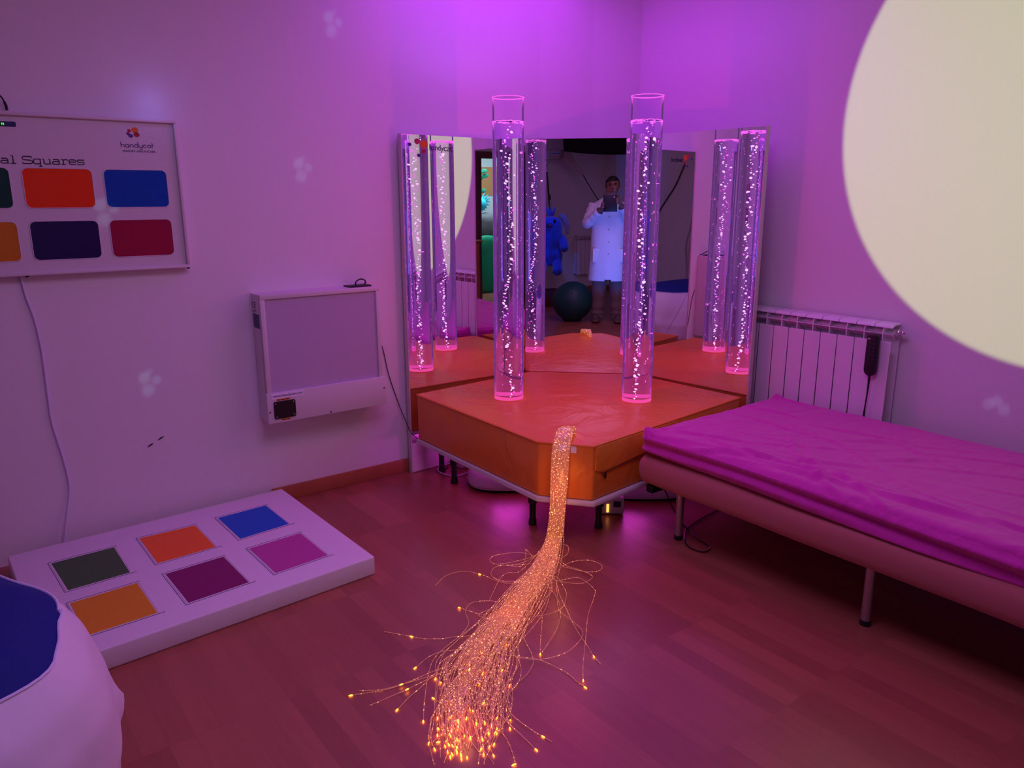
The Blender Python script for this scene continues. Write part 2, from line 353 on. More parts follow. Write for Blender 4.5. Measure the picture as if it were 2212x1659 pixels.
# ================================================================== the room
WY, WX = 3.54, 3.48
bm = new(); box(bm, -2.85, 3.7, -4.9, 4.1, -0.1, 0); structure('floor', bm, M['floor'], smooth=False)
bm = new(); box(bm, -2.9, 3.7, -4.9, 4.1, 2.72, 2.8); structure('ceiling', bm, M['ceil'], smooth=False)
bm = new(); prism(bm, [(-2.85, WY), (2.87, WY), (3.205, 3.472), (3.48, 3.36), (3.48, 3.98), (-2.85, 3.98)], 0, 2.72); structure('wall_left', bm, M['wall'], smooth=False)
bm = new(); prism(bm, [(WX, -2.6), (WX, 3.98), (3.7, 3.98), (3.7, -2.6)], 0, 2.72); structure('wall_right', bm, M['wall'], smooth=False)
bm = new(); box(bm, -2.85, -2.75, -2.6, WY, 0, 2.72); structure('wall_far', bm, M['wall'], smooth=False)
DX0, DX1 = -0.20, 0.655
bm = new(); box(bm, -2.85, DX0, -2.72, -2.6, 0, 2.72); box(bm, DX1, 3.7, -2.72, -2.6, 0, 2.72); box(bm, DX0, DX1, -2.72, -2.6, 2.04, 2.72); structure('wall_back', bm, M['wall'], smooth=False)
bm = new(); box(bm, -1.3, 2.6, -4.9, -4.8, 0, 2.72); box(bm, -1.4, -1.3, -4.9, -2.72, 0, 2.72); box(bm, 2.6, 2.7, -4.9, -2.72, 0, 2.72); structure('wall_corridor', bm, M['wall'], smooth=False)
bm = new(); box(bm, 1.19, 2.25, 3.524, WY, 0, 0.072, 0.003); structure('baseboard_left', bm, M['base'])
bm = new(); box(bm, 3.465, WX, -2.6, 1.60, 0, 0.072, 0.003); structure('baseboard_right', bm, M['base'])
bm = new(); box(bm, -2.75, DX0-.08, -2.6, -2.585, 0, 0.075, 0.003); structure('baseboard_back', bm, M['base'])
bm = new(); box(bm, -2.75, -2.735, -2.58, 3.5, 0, 0.075, 0.003); structure('baseboard_far', bm, M['base'])
# door frame, leaf and what is outside
bm = new(); box(bm, DX1-.03, DX1+.06, -2.74, -2.57, 0, 2.0, 0.004); box(bm, DX0-.06, DX0+.03, -2.74, -2.57, 0, 2.0, 0.004); box(bm, DX0-.06, DX1+.06, -2.74, -2.57, 2.0, 2.09, 0.004); structure('trim_1', bm, M['doorwood'])
DA = radians(38); DT = Matrix.Translation((DX0+.05, -2.55, 0)) @ Matrix.Rotation(DA, 4, 'Z')
bm = new(); box(bm, 0, 0.76, -0.02, 0.02, 0.01, 1.995, 0.004, M4=DT)
d = structure('door_1', bm, M['navydoor'])
bm = new(); tube(bm, [DT @ Vector(p) for p in ((0.70, -.02, 1.0), (0.70, -.06, 1.0), (0.59, -.06, 1.0))], 0.009, 8); sublink('door_handle', bm, M['chrome'], d)
lamp('corridor_light', 'AREA', (0.1, -3.4, 2.6), 46, (0.55, 0.9, 1.0), (0.1, -3.4, 0), 0.8)

# scuffs on the left wall
wl = bpy.data.objects['wall_left']
for a, b_, z0, z1 in ((0.658, 0.684, 0.393, 0.407), (0.702, 0.731, 0.417, 0.430)):
    bm = new(); tube(bm, [(a, WY-0.0008, z0), ((a+b_)/2, WY-0.0008, (z0+z1)/2+.001), (b_, WY-0.0008, z1)], [0.0008, 0.004, 0.0012], 6); sublink('scuff_mark', bm, M['dark'], wl)

# ------------------------------------------------------------------ mirrors
aR, dR, aC, dC, YL = radians(4.9), 3.478, radians(45.7), 4.431, 3.512
nR, nC = Vector((cos(aR), sin(aR), 0)), Vector((cos(aC), sin(aC), 0))
XL, YA, aL = 1.952, 3.490, radians(91.5); nL = Vector((cos(aL), sin(aL), 0)); dL = nL.x*XL+nL.y*YA
KLC = Vector(((dC*nL.y-nC.y*dL)/(nC.x*nL.y-nL.x*nC.y), (nC.x*dL-nL.x*dC)/(nC.x*nL.y-nL.x*nC.y), 0))
det = nC.x*nR.y-nC.y*nR.x; KCR = Vector(((dC*nR.y-nC.y*dR)/det, (nC.x*dR-dC*nR.x)/det, 0))
tRv = Vector((nR.y, -nR.x, 0)); OR = KCR+tRv*0.703
def mirror_panel(a, b, h, label, th=0.016):
    d = (b-a); Lg = d.length; ang = atan2(d.y, d.x)
    T = Matrix.Translation(a) @ Matrix.Rotation(ang, 4, 'Z')        # local +y is behind the mirror
    r = thing('wall_mirror', tuple((a+b)/2), label, 'mirror', 'acrylic mirrors behind the orange cushion')
    bm = new(); box(bm, 0, Lg, 0.004, th, 0, h, 0.0015, 1, M4=T); link('backing_board', bm, M['frame'], r)
    bm = new(); box(bm, 0.0005, Lg-0.0005, 0, 0.0035, 0.165, h-0.001, M4=T); link('mirror_sheet', bm, M['mirror'], r, smooth=False)
    return r, T
mL, _ = mirror_panel(Vector((XL, YA, 0)), KLC, 1.767, 'tall frameless mirror on the left wall with a dotted logo in its top corner', 0.027)
bm = new(); box(bm, XL-0.004, XL+0.002, YL-0.004, YL+0.026, 0, 1.768, 0.001, 1); link('edge_strip', bm, M['frame'], mL)
mC, _ = mirror_panel(KLC+Vector((0.002, 0, 0)), KCR, 1.776, 'middle mirror set diagonally across the corner, reflecting the person in the white coat')
mR, TR_ = mirror_panel(KCR, OR, 1.79, 'mirror on the right standing in front of the radiator', 0.02)
bm = new(); box(bm, 0.704, 0.711, -0.004, 0.024, 0, 1.792, 0.001, 1, M4=TR_); link('edge_strip', bm, M['frame'], mR)
# white apron board below the mirrors (seen left of the platform)
bm = new(); box(bm, XL, XL+0.79, YL-0.006, YL-0.0005, 0.003, 0.165, 0.001, 1); link('apron_board', bm, M['white'], mL)

# logo printed on the left mirror
def blobs(parent, lst, yf, sub_=False):
    for (x, z, rx, rz, tilt, mn) in lst:
        bm = new(); pts = []
        for k in range(24):
            a = 2*pi*k/24; px, pz = rx*cos(a)*(1+.06*cos(2*a+1)), rz*sin(a)*(1+.05*sin(3*a))
            pts.append((x+px*cos(tilt)-pz*sin(tilt), z+px*sin(tilt)+pz*cos(tilt)))
        face_plate(bm, pts, yf-0.0007, 0.0006); link('logo_dot', bm, mn, parent)
ORG = flat('logo_orange', (0.80, 0.16, 0.02)); RED = flat('logo_red', (0.50, 0.01, 0.05)); CRM = flat('logo_crimson', (0.55, 0.02, 0.09)); PUR = flat('logo_purple', (0.09, 0.02, 0.22))
blobs(mL, [(2.044, 1.734, .0155, .014, 0, CRM), (2.001, 1.718, .0095, .009, 0, PUR), (2.084, 1.722, .0225, .021, .2, ORG), (2.082, 1.688, .0135, .0105, .3, RED), (2.052, 1.667, .0105, .0085, 0, PUR)], YL)
bm = text_bm('handy', 0.042, wallM(2.117, YL-0.0008, 1.694), width=0.085); link('logo_text', bm, M['ink'], mL, smooth=False)
bm = text_bm('cat', 0.044, wallM(2.203, YL-0.0008, 1.692), width=0.055, th=0.0005); link('logo_text', bm, M['ink'], mL, smooth=False)
TLM = Matrix.Translation((XL, YA, 0)) @ Matrix.Rotation(radians(1.5), 4, 'Z') @ Matrix.Translation((-XL, -YL, 0))
for o in mL.children:
    if o.name.split('.')[0] in ('logo_dot', 'logo_text', 'edge_strip', 'apron_board'): o.data.transform(TLM)

# ------------------------------------------------------------------ platform and orange cushion
g = 0.028
def padc():
    # corner next to the middle / right mirrors
    a1, b1, c1 = nC.x, nC.y, dC-0.014; a2, b2, c2 = nR.x, nR.y, dR-g
    D = a1*b2-a2*b1; return ((c1*b2-c2*b1)/D, (a1*c2-a2*c1)/D)
PAD = [(1.957, 3.425), (1.957, 2.41), (2.102, 2.222), (3.252, 2.352), padc(), ((dC-0.014-nC.y*3.482)/nC.x, 3.482)]
def off(poly, d):
    cx = sum(p[0] for p in poly)/len(poly); cy = sum(p[1] for p in poly)/len(poly)
    return [(cx+(x-cx)*(1+d), cy+(y-cy)*(1+d)) for x, y in poly]
pl = thing('display_platform', (2.5, 2.9, 0), 'low white board platform on black legs under the orange cushion', 'platform')
bm = new(); prism(bm, [(1.945, 3.425), (1.945, 2.405), (2.098, 2.205), (3.25, 2.335), (3.2, 3.02), (2.745, 3.47)], 0.188, 0.209, 0.002, 1); link('board', bm, M['white'], pl)
for lx, ly in ((2.05, 2.56), (2.262, 2.348), (2.05, 3.22), (2.085, 3.40), (3.12, 2.45), (3.1, 3.0), (2.6, 3.42)):
    bm = new(); lathe(bm, [(.015, 0), (.019, .002), (.0185, .02), (.0145, .034), (.0155, .10), (.016, .105), (.0215, .108), (.022, .188)], lx, ly, 20); link('leg', bm, M['black'], pl)

cu = thing('corner_cushion', (2.5, 2.9, PADZ-0.24), 'orange vinyl corner cushion with a chamfered front on the low platform', 'cushion')
bm = new(); prism(bm, PAD, 0.21, PADZ, 0.009, 3)
link('cushion_body', bm, M['orange'], cu)
bm = new(); ring = [(x, y, PADZ-0.004) for x, y in off(PAD, 0.0008)]
tube(bm, ring+[ring[0]], 0.0042, 6); link('piping', bm, M['orange'], cu)
for T in (T1, T2):
    bm = new(); lathe(bm, [(0.0765, PADZ-0.004), (0.080, PADZ+0.0035), (0.086, PADZ+0.003), (0.094, PADZ-0.001)], T.x, T.y, 40, cap=False); link('hole_collar', bm, M['orange'], cu)
# zip flap on the short right front side
dv = Vector((3.252-2.102, 2.352-2.222, 0)).normalized(); nv = Vector((dv.y, -dv.x, 0))
A = Vector((2.102, 2.222, 0)) + nv*0.0005
bm = new()
fl = [(0.01, .447), (0.60, .447), (0.60, .352), (0.30, .345), (0.16, .335), (0.06, .325), (0.01, .345)]
T = Matrix(((dv.x, nv.x, 0, A.x), (dv.y, nv.y, 0, A.y), (0, 0, 1, 0), (0, 0, 0, 1))) @ Matrix(((1, 0, 0, 0), (0, 0, 1, 0), (0, 1, 0, 0), (0, 0, 0, 1)))
prism(bm, fl, 0.0, 0.007, 0.003, 2, M4=T); link('zip_flap', bm, M['orange'], cu)
bm = new(); tube(bm, [A+dv*s+nv*0.004+Vector((0, 0, z)) for s, z in ((0.05, .322), (0.2, .330), (0.6, .345))], 0.003, 6); link('zipper', bm, M['orange_dark'], cu)
bm = new(); box(bm, -0.005, 0.005, -0.004, 0.004, -0.014, 0.012, 0.002, M4=Matrix.Translation(A+dv*0.07+nv*0.008+Vector((0, 0, 0.312)))); link('zip_pull', bm, M['black'], cu)
bm = new(); box(bm, -0.012, 0.012, -0.002, 0.001, -0.02, 0.014, M4=Matrix.Translation((2.052, 2.290, 0.437)) @ Matrix.Rotation(atan2(2.222-2.41, 2.102-1.957), 4, 'Z')); link('care_tag', bm, M['sticker'], cu, smooth=False)

# ------------------------------------------------------------------ bubble columns
def bubble_column(T, seed, label):
    R = random.Random(seed)
    r = thing('bubble_column', (T.x, T.y, 0.09), label, 'bubble tube', 'lit bubble columns on the orange cushion')
    bm = new(); lathe(bm, [(TUBE_R-.004, 0.10), (TUBE_R-.004, WATER)], T.x, T.y, 64); link('water', bm, M['water'], r)
    bm = new(); lathe(bm, [(TUBE_R, 0.10), (TUBE_R, TUBE_TOP)], T.x, T.y, 64, cap=False); link('acrylic_tube', bm, M['acrylic'], r)
    bm = new(); lathe(bm, [(TUBE_R, TUBE_TOP), (TUBE_R, TUBE_TOP+.004), (.012, TUBE_TOP+.004), (.006, TUBE_TOP+.010), (0.001, TUBE_TOP+.010)], T.x, T.y, 48, cap=False); link('lid', bm, M['acrylic'], r)
    bm = new(); lathe(bm, [(TUBE_R+.0005, .108), (TUBE_R+.0005, .187)], T.x, T.y, 48, cap=False); link('lit_collar', bm, M['collar'], r)
    bm = new(); n = 64
    tube(bm, [(T.x+TUBE_R*cos(2*pi*k/n), T.y+TUBE_R*sin(2*pi*k/n), TUBE_TOP+.003) for k in range(n+1)], 0.0017, 6); link('lit_rim', bm, M['rim'], r)
    bm = new(); lathe(bm, [(TUBE_R-.0015, PADZ-.004), (TUBE_R-.0015, PADZ+.019)], T.x, T.y, 48, cap=False); link('refraction_band', bm, M['refraction'], r)  # emissive band imitating the pink refraction at the tube foot
    bm = new()
    for k in range(40):
        a = 2*pi*k/40+R.uniform(-.05, .05); q = R.uniform(.0015, .0034)
        ball(bm, Vector((T.x+(TUBE_R-.005)*cos(a), T.y+(TUBE_R-.005)*sin(a), WATER+R.uniform(-.007, .002))), q, 1.9, 1.9, 1, 8, 6)
    tube(bm, [(T.x+(TUBE_R-.0035)*cos(2*pi*k/48), T.y+(TUBE_R-.0035)*sin(2*pi*k/48), WATER+.001+.001*sin(k*1.7+seed)) for k in range(49)], 0.0016, 5)
    o = link('foam_line', bm, M['surf'], r); o['kind'] = 'stuff'
    bm = new(); bm2 = new(); ph = R.uniform(0, 6)
    z = PADZ-0.1
    while z < WATER-0.02:
        z += R.uniform(.004, .016); ph += .12
        f = (z-PADZ)/(WATER-PADZ); rad = .007+.014*f
        cx = T.x+.008*sin(z*9+seed)+R.gauss(0, rad*.55); cy = T.y+.008*cos(z*7+seed*2)+R.gauss(0, rad*.55)
        s = R.choice((.0022, .0032, .0042, .0052, .0064)) 
        rot = Matrix.Rotation(R.uniform(0, 3), 4, Vector((R.random(), R.random(), R.random()+.1)))
        big = R.random() < .62
        ball(bm if big else bm2, Vector((cx, cy, z)), s*(1 if big else .7), R.uniform(.7, 1.4), R.uniform(.7, 1.4), R.uniform(.5, .9), 8, 6, rot)
    for k in range(110):  # glowing streaks imitating caustic reflections along the tube wall
        a = R.choice((.4, 2.1, 3.6, 5.2))+R.gauss(0, .12); rr = TUBE_R-.009; z = R.uniform(PADZ, WATER)
        ball(bm2, Vector((T.x+rr*cos(a), T.y+rr*sin(a), z)), .0011, 1, 1, R.uniform(2, 7), 6, 4)
    o = link('bubbles', bm, M['bubble'], r); o['kind'] = 'stuff'
    o = link('small_bubbles_and_glints', bm2, M['bubble2'], r); o['kind'] = 'stuff'
    return r
bubble_column(T1, 3, 'tall clear bubble tube glowing violet, the left one of the real pair on the cushion')
bubble_column(T2, 11, 'tall clear bubble tube glowing violet, the right one standing nearer the bed')

def machine(T, lab, rot, oy):
    r = thing('bubble_machine_base', (T.x, T.y, 0), lab, 'machine base', 'white bubble machine bases under the platform', rot)
    W = ROOTM[r.name]
    def sq(bmv, p):
        for v in bmv:
            l = W.inverted() @ v.co; a = atan2(l.y, l.x); R0 = hypot(l.x, l.y)
            k = (abs(cos(a))**3.2+abs(sin(a))**3.2)**(-1/3.2); l.x = R0*cos(a)*k; l.y = R0*sin(a)*k; v.co = W @ l
    bm = new(); vs = lathe(bm, [(.20, .012), (.222, .014), (.226, .03), (.214, .062), (.195, .084), (.15, .098), (.09, .104)], T.x, T.y, 64); sq(vs, 3); link('shell', bm, M['abs'], r)
    bm = new(); vs = lathe(bm, [(.212, 0), (.216, .013), (.19, .016)], T.x, T.y, 48); sq(vs, 3); link('rubber_foot', bm, M['black'], r)
    C = W @ Vector((0, -0.178, 0.081)); T4 = W @ Matrix.Translation((0, -0.178, 0.083)) @ Matrix.Rotation(radians(38), 4, 'X')
    bm = new(); lathe(bm, [(.066, 0), (.070, .006), (.066, .008)], 0, 0, 40, 1.0, 0.42, M4=T4); p = link('control_panel', bm, M['inkv'], r)
    for dx in (-.03, 0.0, .028):
        bm = new(); lathe(bm, [(.006, .006), (.006, .016), (.004, .018)], dx, 0, 16, M4=T4); sublink('knob', bm, M['navy'] if dx else M['sticker'], p)
machine(Vector((2.325, 3.10, 0)), 'white rounded bubble machine base on the floor below the left tube', radians(-37), 0)
machine(Vector((2.80, 2.60, 0)), 'white rounded bubble machine base on the floor beside the bed corner', radians(-37), 0)

# fibre light source and cables below
r = thing('light_source_box', (2.455, 2.475, 0), 'small white light box on the floor behind the front right platform leg', 'light source', rot=radians(52))
W4 = ROOTM[r.name]
bm = new(); box(bm, -0.075, 0.075, -0.06, 0.06, 0.004, 0.085, 0.008, M4=W4); link('housing', bm, M['white'], r)
bm = new(); box(bm, -0.078, -0.074, 0.012, 0.022, 0.015, 0.055, M4=W4); link('lit_slot', bm, emission('slot_light', (1.0, .38, .08), 2.2), r, smooth=False)
bm = new(); box(bm, -0.076, -0.0745, -0.045, -0.01, 0.04, 0.07, M4=W4); link('rating_label', bm, M['ink'], r, smooth=False)
lamp('slot_spill', 'SPOT', (2.385, 2.47, 0.05), 0.12, (1, .25, .1), (2.3, 2.45, 0), 0.004, 80, 1)
bm = new(); tube(bm, spline([(2.30, 3.30, .006), (2.237, 3.33, .006), (2.165, 3.288, .006), (2.096, 3.296, .006), (2.065, 3.374, .006), (2.09, 3.45, .006), (2.16, 3.478, .006), (2.24, 3.46, .006)], 6), 0.0042, 8)
tag(link('power_cable', bm, M['wcable']), 'white cable looped on the floor around the back platform leg', 'cable')
bm = new(); tube(bm, spline([(2.115, 3.46, .19), (2.112, 3.44, .09), (2.118, 3.42, .006), (2.15, 3.44, .005)], 6), 0.003, 6)
tag(link('thin_cable', bm, M['black']), 'thin black cable hanging down beside the back platform leg', 'cable')
bm = new(); box(bm, 2.19, 2.30, 3.37, 3.43, 0.004, 0.045, 0.005); o = link('power_strip', bm, M['white']); tag(o, 'white power strip end on the floor far under the platform', 'power strip')

# ------------------------------------------------------------------ fibre optic bundle
LOOSE = [(-1,[(1.886,2.255),(1.815,2.351),(1.713,2.386),(1.664,2.358),(1.667,2.312),(1.732,2.291),(1.816,2.283),(1.892,2.301)]),(-1,[(1.847,2.235),(1.752,2.259),(1.658,2.3),(1.597,2.254),(1.601,2.192),(1.658,2.156)]),(4,[(1.722,2.174),(1.633,2.161),(1.594,2.212),(1.587,2.27),(1.578,2.307),(1.541,2.366),(1.466,2.377),(1.385,2.328)]),(-1,[(1.729,2.23),(1.661,2.235),(1.603,2.205),(1.515,2.131),(1.474,2.096)]),(3,[(1.503,2.023),(1.413,2.041),(1.386,2.086),(1.37,2.137)]),(-1,[(1.518,2.089),(1.482,2.103),(1.419,2.125),(1.366,2.089),(1.326,2.011),(1.26,1.97)]),(4,[(1.332,1.961),(1.247,1.985),(1.213,1.997),(1.168,2.035),(1.138,2.08),(1.078,2.165)]),(4,[(1.274,1.894),(1.213,1.914),(1.164,1.936),(1.115,1.937),(1.057,1.916)]),(5,[(1.175,1.856),(1.095,1.859),(1.021,1.858),(0.944,1.866),(0.883,1.89),(0.832,1.912)]),(2,[(1.162,1.837),(1.079,1.842),(0.976,1.86),(0.916,1.879),(0.863,1.917)]),(2,[(1.159,1.849),(1.053,1.834),(0.978,1.828),(0.921,1.832),(0.855,1.835)]),(4,[(1.177,1.885),(1.087,1.846),(1.013,1.81),(0.964,1.794),(0.91,1.768)]),(5,[(1.214,1.961),(1.132,1.919),(1.076,1.863),(1.031,1.805),(0.98,1.732),(0.945,1.677)]),(5,[(1.243,1.961),(1.163,1.916),(1.098,1.847),(1.016,1.73),(0.965,1.654),(0.911,1.59)]),(4,[(1.148,1.734),(1.096,1.72),(1.049,1.679),(1.029,1.719),(1.023,1.75)]),(5,[(1.324,1.824),(1.346,1.766),(1.394,1.705),(1.422,1.609),(1.42,1.545),(1.421,1.513)]),(8,[(1.744,2.083),(1.808,2.064),(1.866,2.035),(1.856,1.941),(1.828,1.907),(1.71,1.815),(1.577,1.685),(1.489,1.598),(1.433,1.536)]),(6,[(1.814,2.15),(1.778,2.072),(1.722,1.988),(1.674,1.892),(1.614,1.769),(1.581,1.682),(1.552,1.615),(1.537,1.566)]),(-1,[(1.744,2.083),(1.699,1.978),(1.64,1.893),(1.629,1.816),(1.611,1.736),(1.562,1.697),(1.479,1.675),(1.395,1.699),(1.345,1.757)]),(-1,[(1.959,2.285),(2.001,2.305),(2.007,2.265),(1.962,2.214),(1.917,2.198),(1.872,2.2)]),(-1,[(1.941,2.264),(1.893,2.152),(1.906,2.079),(1.91,2.016),(1.886,1.99),(1.827,1.991),(1.78,2.056),(1.766,2.11)]),(-1,[(1.791,2.122),(1.862,2.144),(1.924,2.152),(1.989,2.119),(2.001,2.054),(1.962,2.021),(1.913,2.044),(1.887,2.102),(1.875,2.15),(1.915,2.233)]),(3,[(1.639,2.024),(1.578,1.915),(1.469,1.789),(1.42,1.73)]),(-1,[(1.756,2.045),(1.632,1.875),(1.546,1.798),(1.466,1.748),(1.424,1.727)]),(4,[(1.155,1.666),(1.133,1.534),(1.13,1.483),(1.131,1.437),(1.13,1.391)]),(4,[(1.254,1.728),(1.179,1.589),(1.161,1.537),(1.167,1.47),(1.178,1.42),(1.184,1.389)]),(6,[(1.462,1.884),(1.386,1.726),(1.327,1.673),(1.258,1.65),(1.211,1.624),(1.165,1.574),(1.124,1.502)]),(-1,[(1.805,2.157),(1.798,2.086),(1.763,2.011),(1.729,1.955),(1.655,1.894),(1.588,1.895),(1.541,1.919)]),(-1,[(1.825,2.285),(1.729,2.277),(1.698,2.285),(1.737,2.239),(1.814,2.31),(1.847,2.352),(1.823,2.253)]),(-1,[(1.595,1.953),(1.651,1.988),(1.707,2.013),(1.753,2.077),(1.768,2.139)]),(-1,[(1.415,1.864),(1.353,1.855),(1.321,1.869),(1.294,1.847),(1.267,1.786)]),(2,[(1.396,2.054),(1.427,1.982),(1.446,1.955)])]
GUIDE = [(1.963, 2.31, 0.044), (1.815, 2.183, 0.06), (1.678, 2.096, 0.08), (1.542, 2.006, 0.093), (1.427, 1.936, 0.103), (1.3, 1.855, 0.11), (1.203, 1.768, 0.114), (1.12, 1.685, 0.117), (1.055, 1.602, 0.112), (0.996, 1.514, 0.106)]
fb = thing('fibre_optic_bundle', (1.9, 2.24, 0.0), 'glowing orange fibre optic bundle spilling over the cushion edge onto the floor', 'fibre optic lamp')
R = random.Random(5)
sd = Vector((0.796, -0.605, 0))
def head_path(u, v, wid=1.0):
    # u, v in -1..1: place inside the bundle from the hole down to the floor
    s = sd*(u*0.036*wid); n_ = Vector((-0.79, -0.61, 0))
    t = abs(v)*0.012+0.004*R.random()
    return [Vector((2.150, 2.402, PADZ-0.02))+s*.35, Vector((2.138, 2.402, PADZ+.022+t*.6))+s*.5, Vector((2.10, 2.385, PADZ+.030+t))+s*.8,
            Vector((2.045, 2.345, PADZ+.018+t))+s, Vector((2.010, 2.318, PADZ-.03))+s+n_*(.008+t), Vector((2.004, 2.316, .33))+s*1.0+n_*(.012+t),
            Vector((2.000, 2.318, .20))+s*.9+n_*(.014+t), Vector((1.990, 2.318, .09))+s*.95+n_*(.016+t)]
def strand_mesh(bm, pts, tip_idx=None, rad=0.00105):
    tube(bm, pts, rad, 5, mi=0)
def tip_mesh(bm, p, d, s=1.0):
    q = d.to_track_quat('Z', 'Y').to_matrix().to_4x4()
    ball(bm, p, 0.0020*s, 1, 1, 3.4, 8, 6, q, mi=1)
def make_strand(i, stuff_bm=None):
    u = R.uniform(-1, 1); v = R.uniform(0, 1); P = head_path(u, v)
    end = min(9.7, max(4.6, R.gauss(8.75, .5) if R.random() < .74 else R.uniform(4.5, 8.6)))
    k = 0.0; ph = R.uniform(0, 6.3); am = R.choice((.05, .12, .25, .5)); fr = R.uniform(.5, 1.7); u2 = max(-1.1, min(1.1, u*.2+R.choice((-.8, -.6, -.4, -.25, .05, .55, .8))*.85+R.gauss(0, .12)))
    hz = R.uniform(.003, .028)*(1-abs(u)*.6)
    while k <= end:
        j = min(int(k), len(GUIDE)-2); f = k-j; a, b_ = GUIDE[j], GUIDE[j+1]
        gx = a[0]+(b_[0]-a[0])*f; gy = a[1]+(b_[1]-a[1])*f; gw = (a[2]+(b_[2]-a[2])*f)*(.84 if j < 5 else 1.02)
        lat = u+(u2-u)*min(1, k/5); lat += am*sin(ph+k*fr)*min(1, k/2.5)
        z = .0025+hz*(1-min(1, k/9))**.6+(.022*(1-k) if k < 1 else 0)
        P.append(Vector((gx, gy, z+.002*R.random()))+sd*lat*gw*.95); k += .8 if k < end-.8 or k == end else end-k
        if k > end-1e-6 and k < end+.79 and abs(k-end) > 1e-6: k = end
        if len(P) > 60: break
        if k == end and P and len(P) > 8 and abs(k-end) < 1e-9:
            j = min(int(k), len(GUIDE)-2); f = k-j; a, b_ = GUIDE[j], GUIDE[j+1]
            lat = u2+am*sin(ph+k*fr); P.append(Vector((a[0]+(b_[0]-a[0])*f, a[1]+(b_[1]-a[1])*f, .003))+sd*lat*(a[2]+(b_[2]-a[2])*f)*.95); break
    pts = spline(P, 4)
    for q in pts: q.z = max(q.z, .0022)
    return pts
def loose_strand(tip, L):
    a = L[0]; best = min(range(len(GUIDE)), key=lambda j: hypot(GUIDE[j][0]-a[0], GUIDE[j][1]-a[1]))
    off_ = Vector((a[0]-GUIDE[best][0], a[1]-GUIDE[best][1], 0)).dot(sd)/GUIDE[best][2]; u = max(-1, min(1, off_))
    P = head_path(u, .8)
    for j in range(0, best): P.append(Vector((GUIDE[j][0], GUIDE[j][1], .012))+sd*u*GUIDE[j][2])
    n0 = len(P)
    P += [Vector((x, y, .004+(.012*sin(pi*k/len(L)) if tip < 0 else .004*sin(k)))) for k, (x, y) in enumerate(L)]
    pts = spline(P, 5)
    for q in pts: q.z = max(q.z, .0022)
    return pts, (n0+tip)*5 if tip >= 0 else None
for tip, Lp in LOOSE:
    pts, ti = loose_strand(tip, Lp); bm = new(); strand_mesh(bm, pts, rad=.0011)
    if ti is not None:
        ti = min(ti, len(pts)-1); tip_mesh(bm, pts[ti], (pts[ti]-pts[max(ti-2, 0)]), 1.0)
    link('fibre_strand', bm, [M['fibre'], M['tip']], fb)
nfree = 100-len(LOOSE)
for i in range(nfree):
    pts = make_strand(i); bm = new(); strand_mesh(bm, pts); 
    if i % 3 != 2: tip_mesh(bm, pts[-1], pts[-1]-pts[-3])
    link('fibre_strand', bm, [M['fibre'], M['tip']], fb)
bm = new()
for i in range(70):
    pts = make_strand(i); strand_mesh(bm, pts, rad=.0010)
    if i % 3 == 0: tip_mesh(bm, pts[-1], pts[-1]-pts[-3], .9)
o = link('fibre_strands', bm, [M['fibre'], M['tip']], fb); o['kind'] = 'stuff'
lamp('fibre_glow', 'POINT', (1.02, 1.57, 0.06), 0.16, (1, .30, .05), size=0.02)
lamp('fibre_glow_upper', 'POINT', (1.90, 2.20, 0.28), 0.34, (1, .30, .05), size=0.03)
lamp('fibre_glow_mid', 'POINT', (1.5, 1.97, 0.08), 0.10, (1, .30, .06), size=0.02)

# ------------------------------------------------------------------ floor mat with six colours
fm = thing('floor_mat', (0.66, 2.96, 0), 'white padded floor mat with six coloured squares beside the left wall', 'mat')
MATP = [(0.087, 3.45), (0.115, 2.487), (1.250, 2.562), (1.228, 3.50)]
bm = new(); prism(bm, MATP, 0, 0.078, 0.007, 3); link('mat_cover', bm, M['vinylw'], fm)
SQ = dict(green=((.218, 3.268), (.441, 3.278), (.446, 3.004), (.238, 2.991)), orange=((.543, 3.304), (.765, 3.300), (.772, 3.032), (.549, 3.020)),
          blue=((.869, 3.320), (1.088, 3.334), (1.096, 3.070), (.878, 3.046)), purple=((.551, 2.906), (.770, 2.921), (.780, 2.653), (.562, 2.633)),
          pink=((.876, 2.930), (1.098, 2.947), (1.104, 2.683), (.886, 2.662)), yellow=((.229, 2.880), (.449, 2.897), (.458, 2.628), (.240, 2.616)))
SC_ = dict(green=(.045, .14, .035), orange=(.95, .17, .012), blue=(.0005, .12, .56), purple=(.24, .003, .12), pink=(.54, .07, .34), yellow=(.76, .33, .004))
for k, q in SQ.items():
    bm = new(); prism(bm, [(x, y) for x, y in q][::-1], 0.0775, 0.0795, 0.0008, 1); p = link('colour_square', bm, flat('mat_'+k, SC_[k], .55), fm)
    p['label'] = {'green': 'dark green square', 'orange': 'red orange square', 'blue': 'blue square', 'purple': 'dark purple square', 'pink': 'pink square', 'yellow': 'yellow orange square'}[k]
    cx = sum(a for a, b_ in q)/4; cy = sum(b_ for a, b_ in q)/4
    for e, rr, mm in ((.006, .0022, M['vinylw']), (.013, .0013, M['inkv'])):
        rp = [Vector((x+(e if x > cx else -e)*.9, y+(e if y > cy else -e)*.9, .0782)) for x, y in q]
        bm = new(); 
        loop = rp+[rp[0]] if mm is M['vinylw'] else [rp[2]+Vector((.012, .004, 0)), rp[3], rp[0], rp[1]]
        tube(bm, loop, rr, 6); sublink('seam', bm, mm, p)

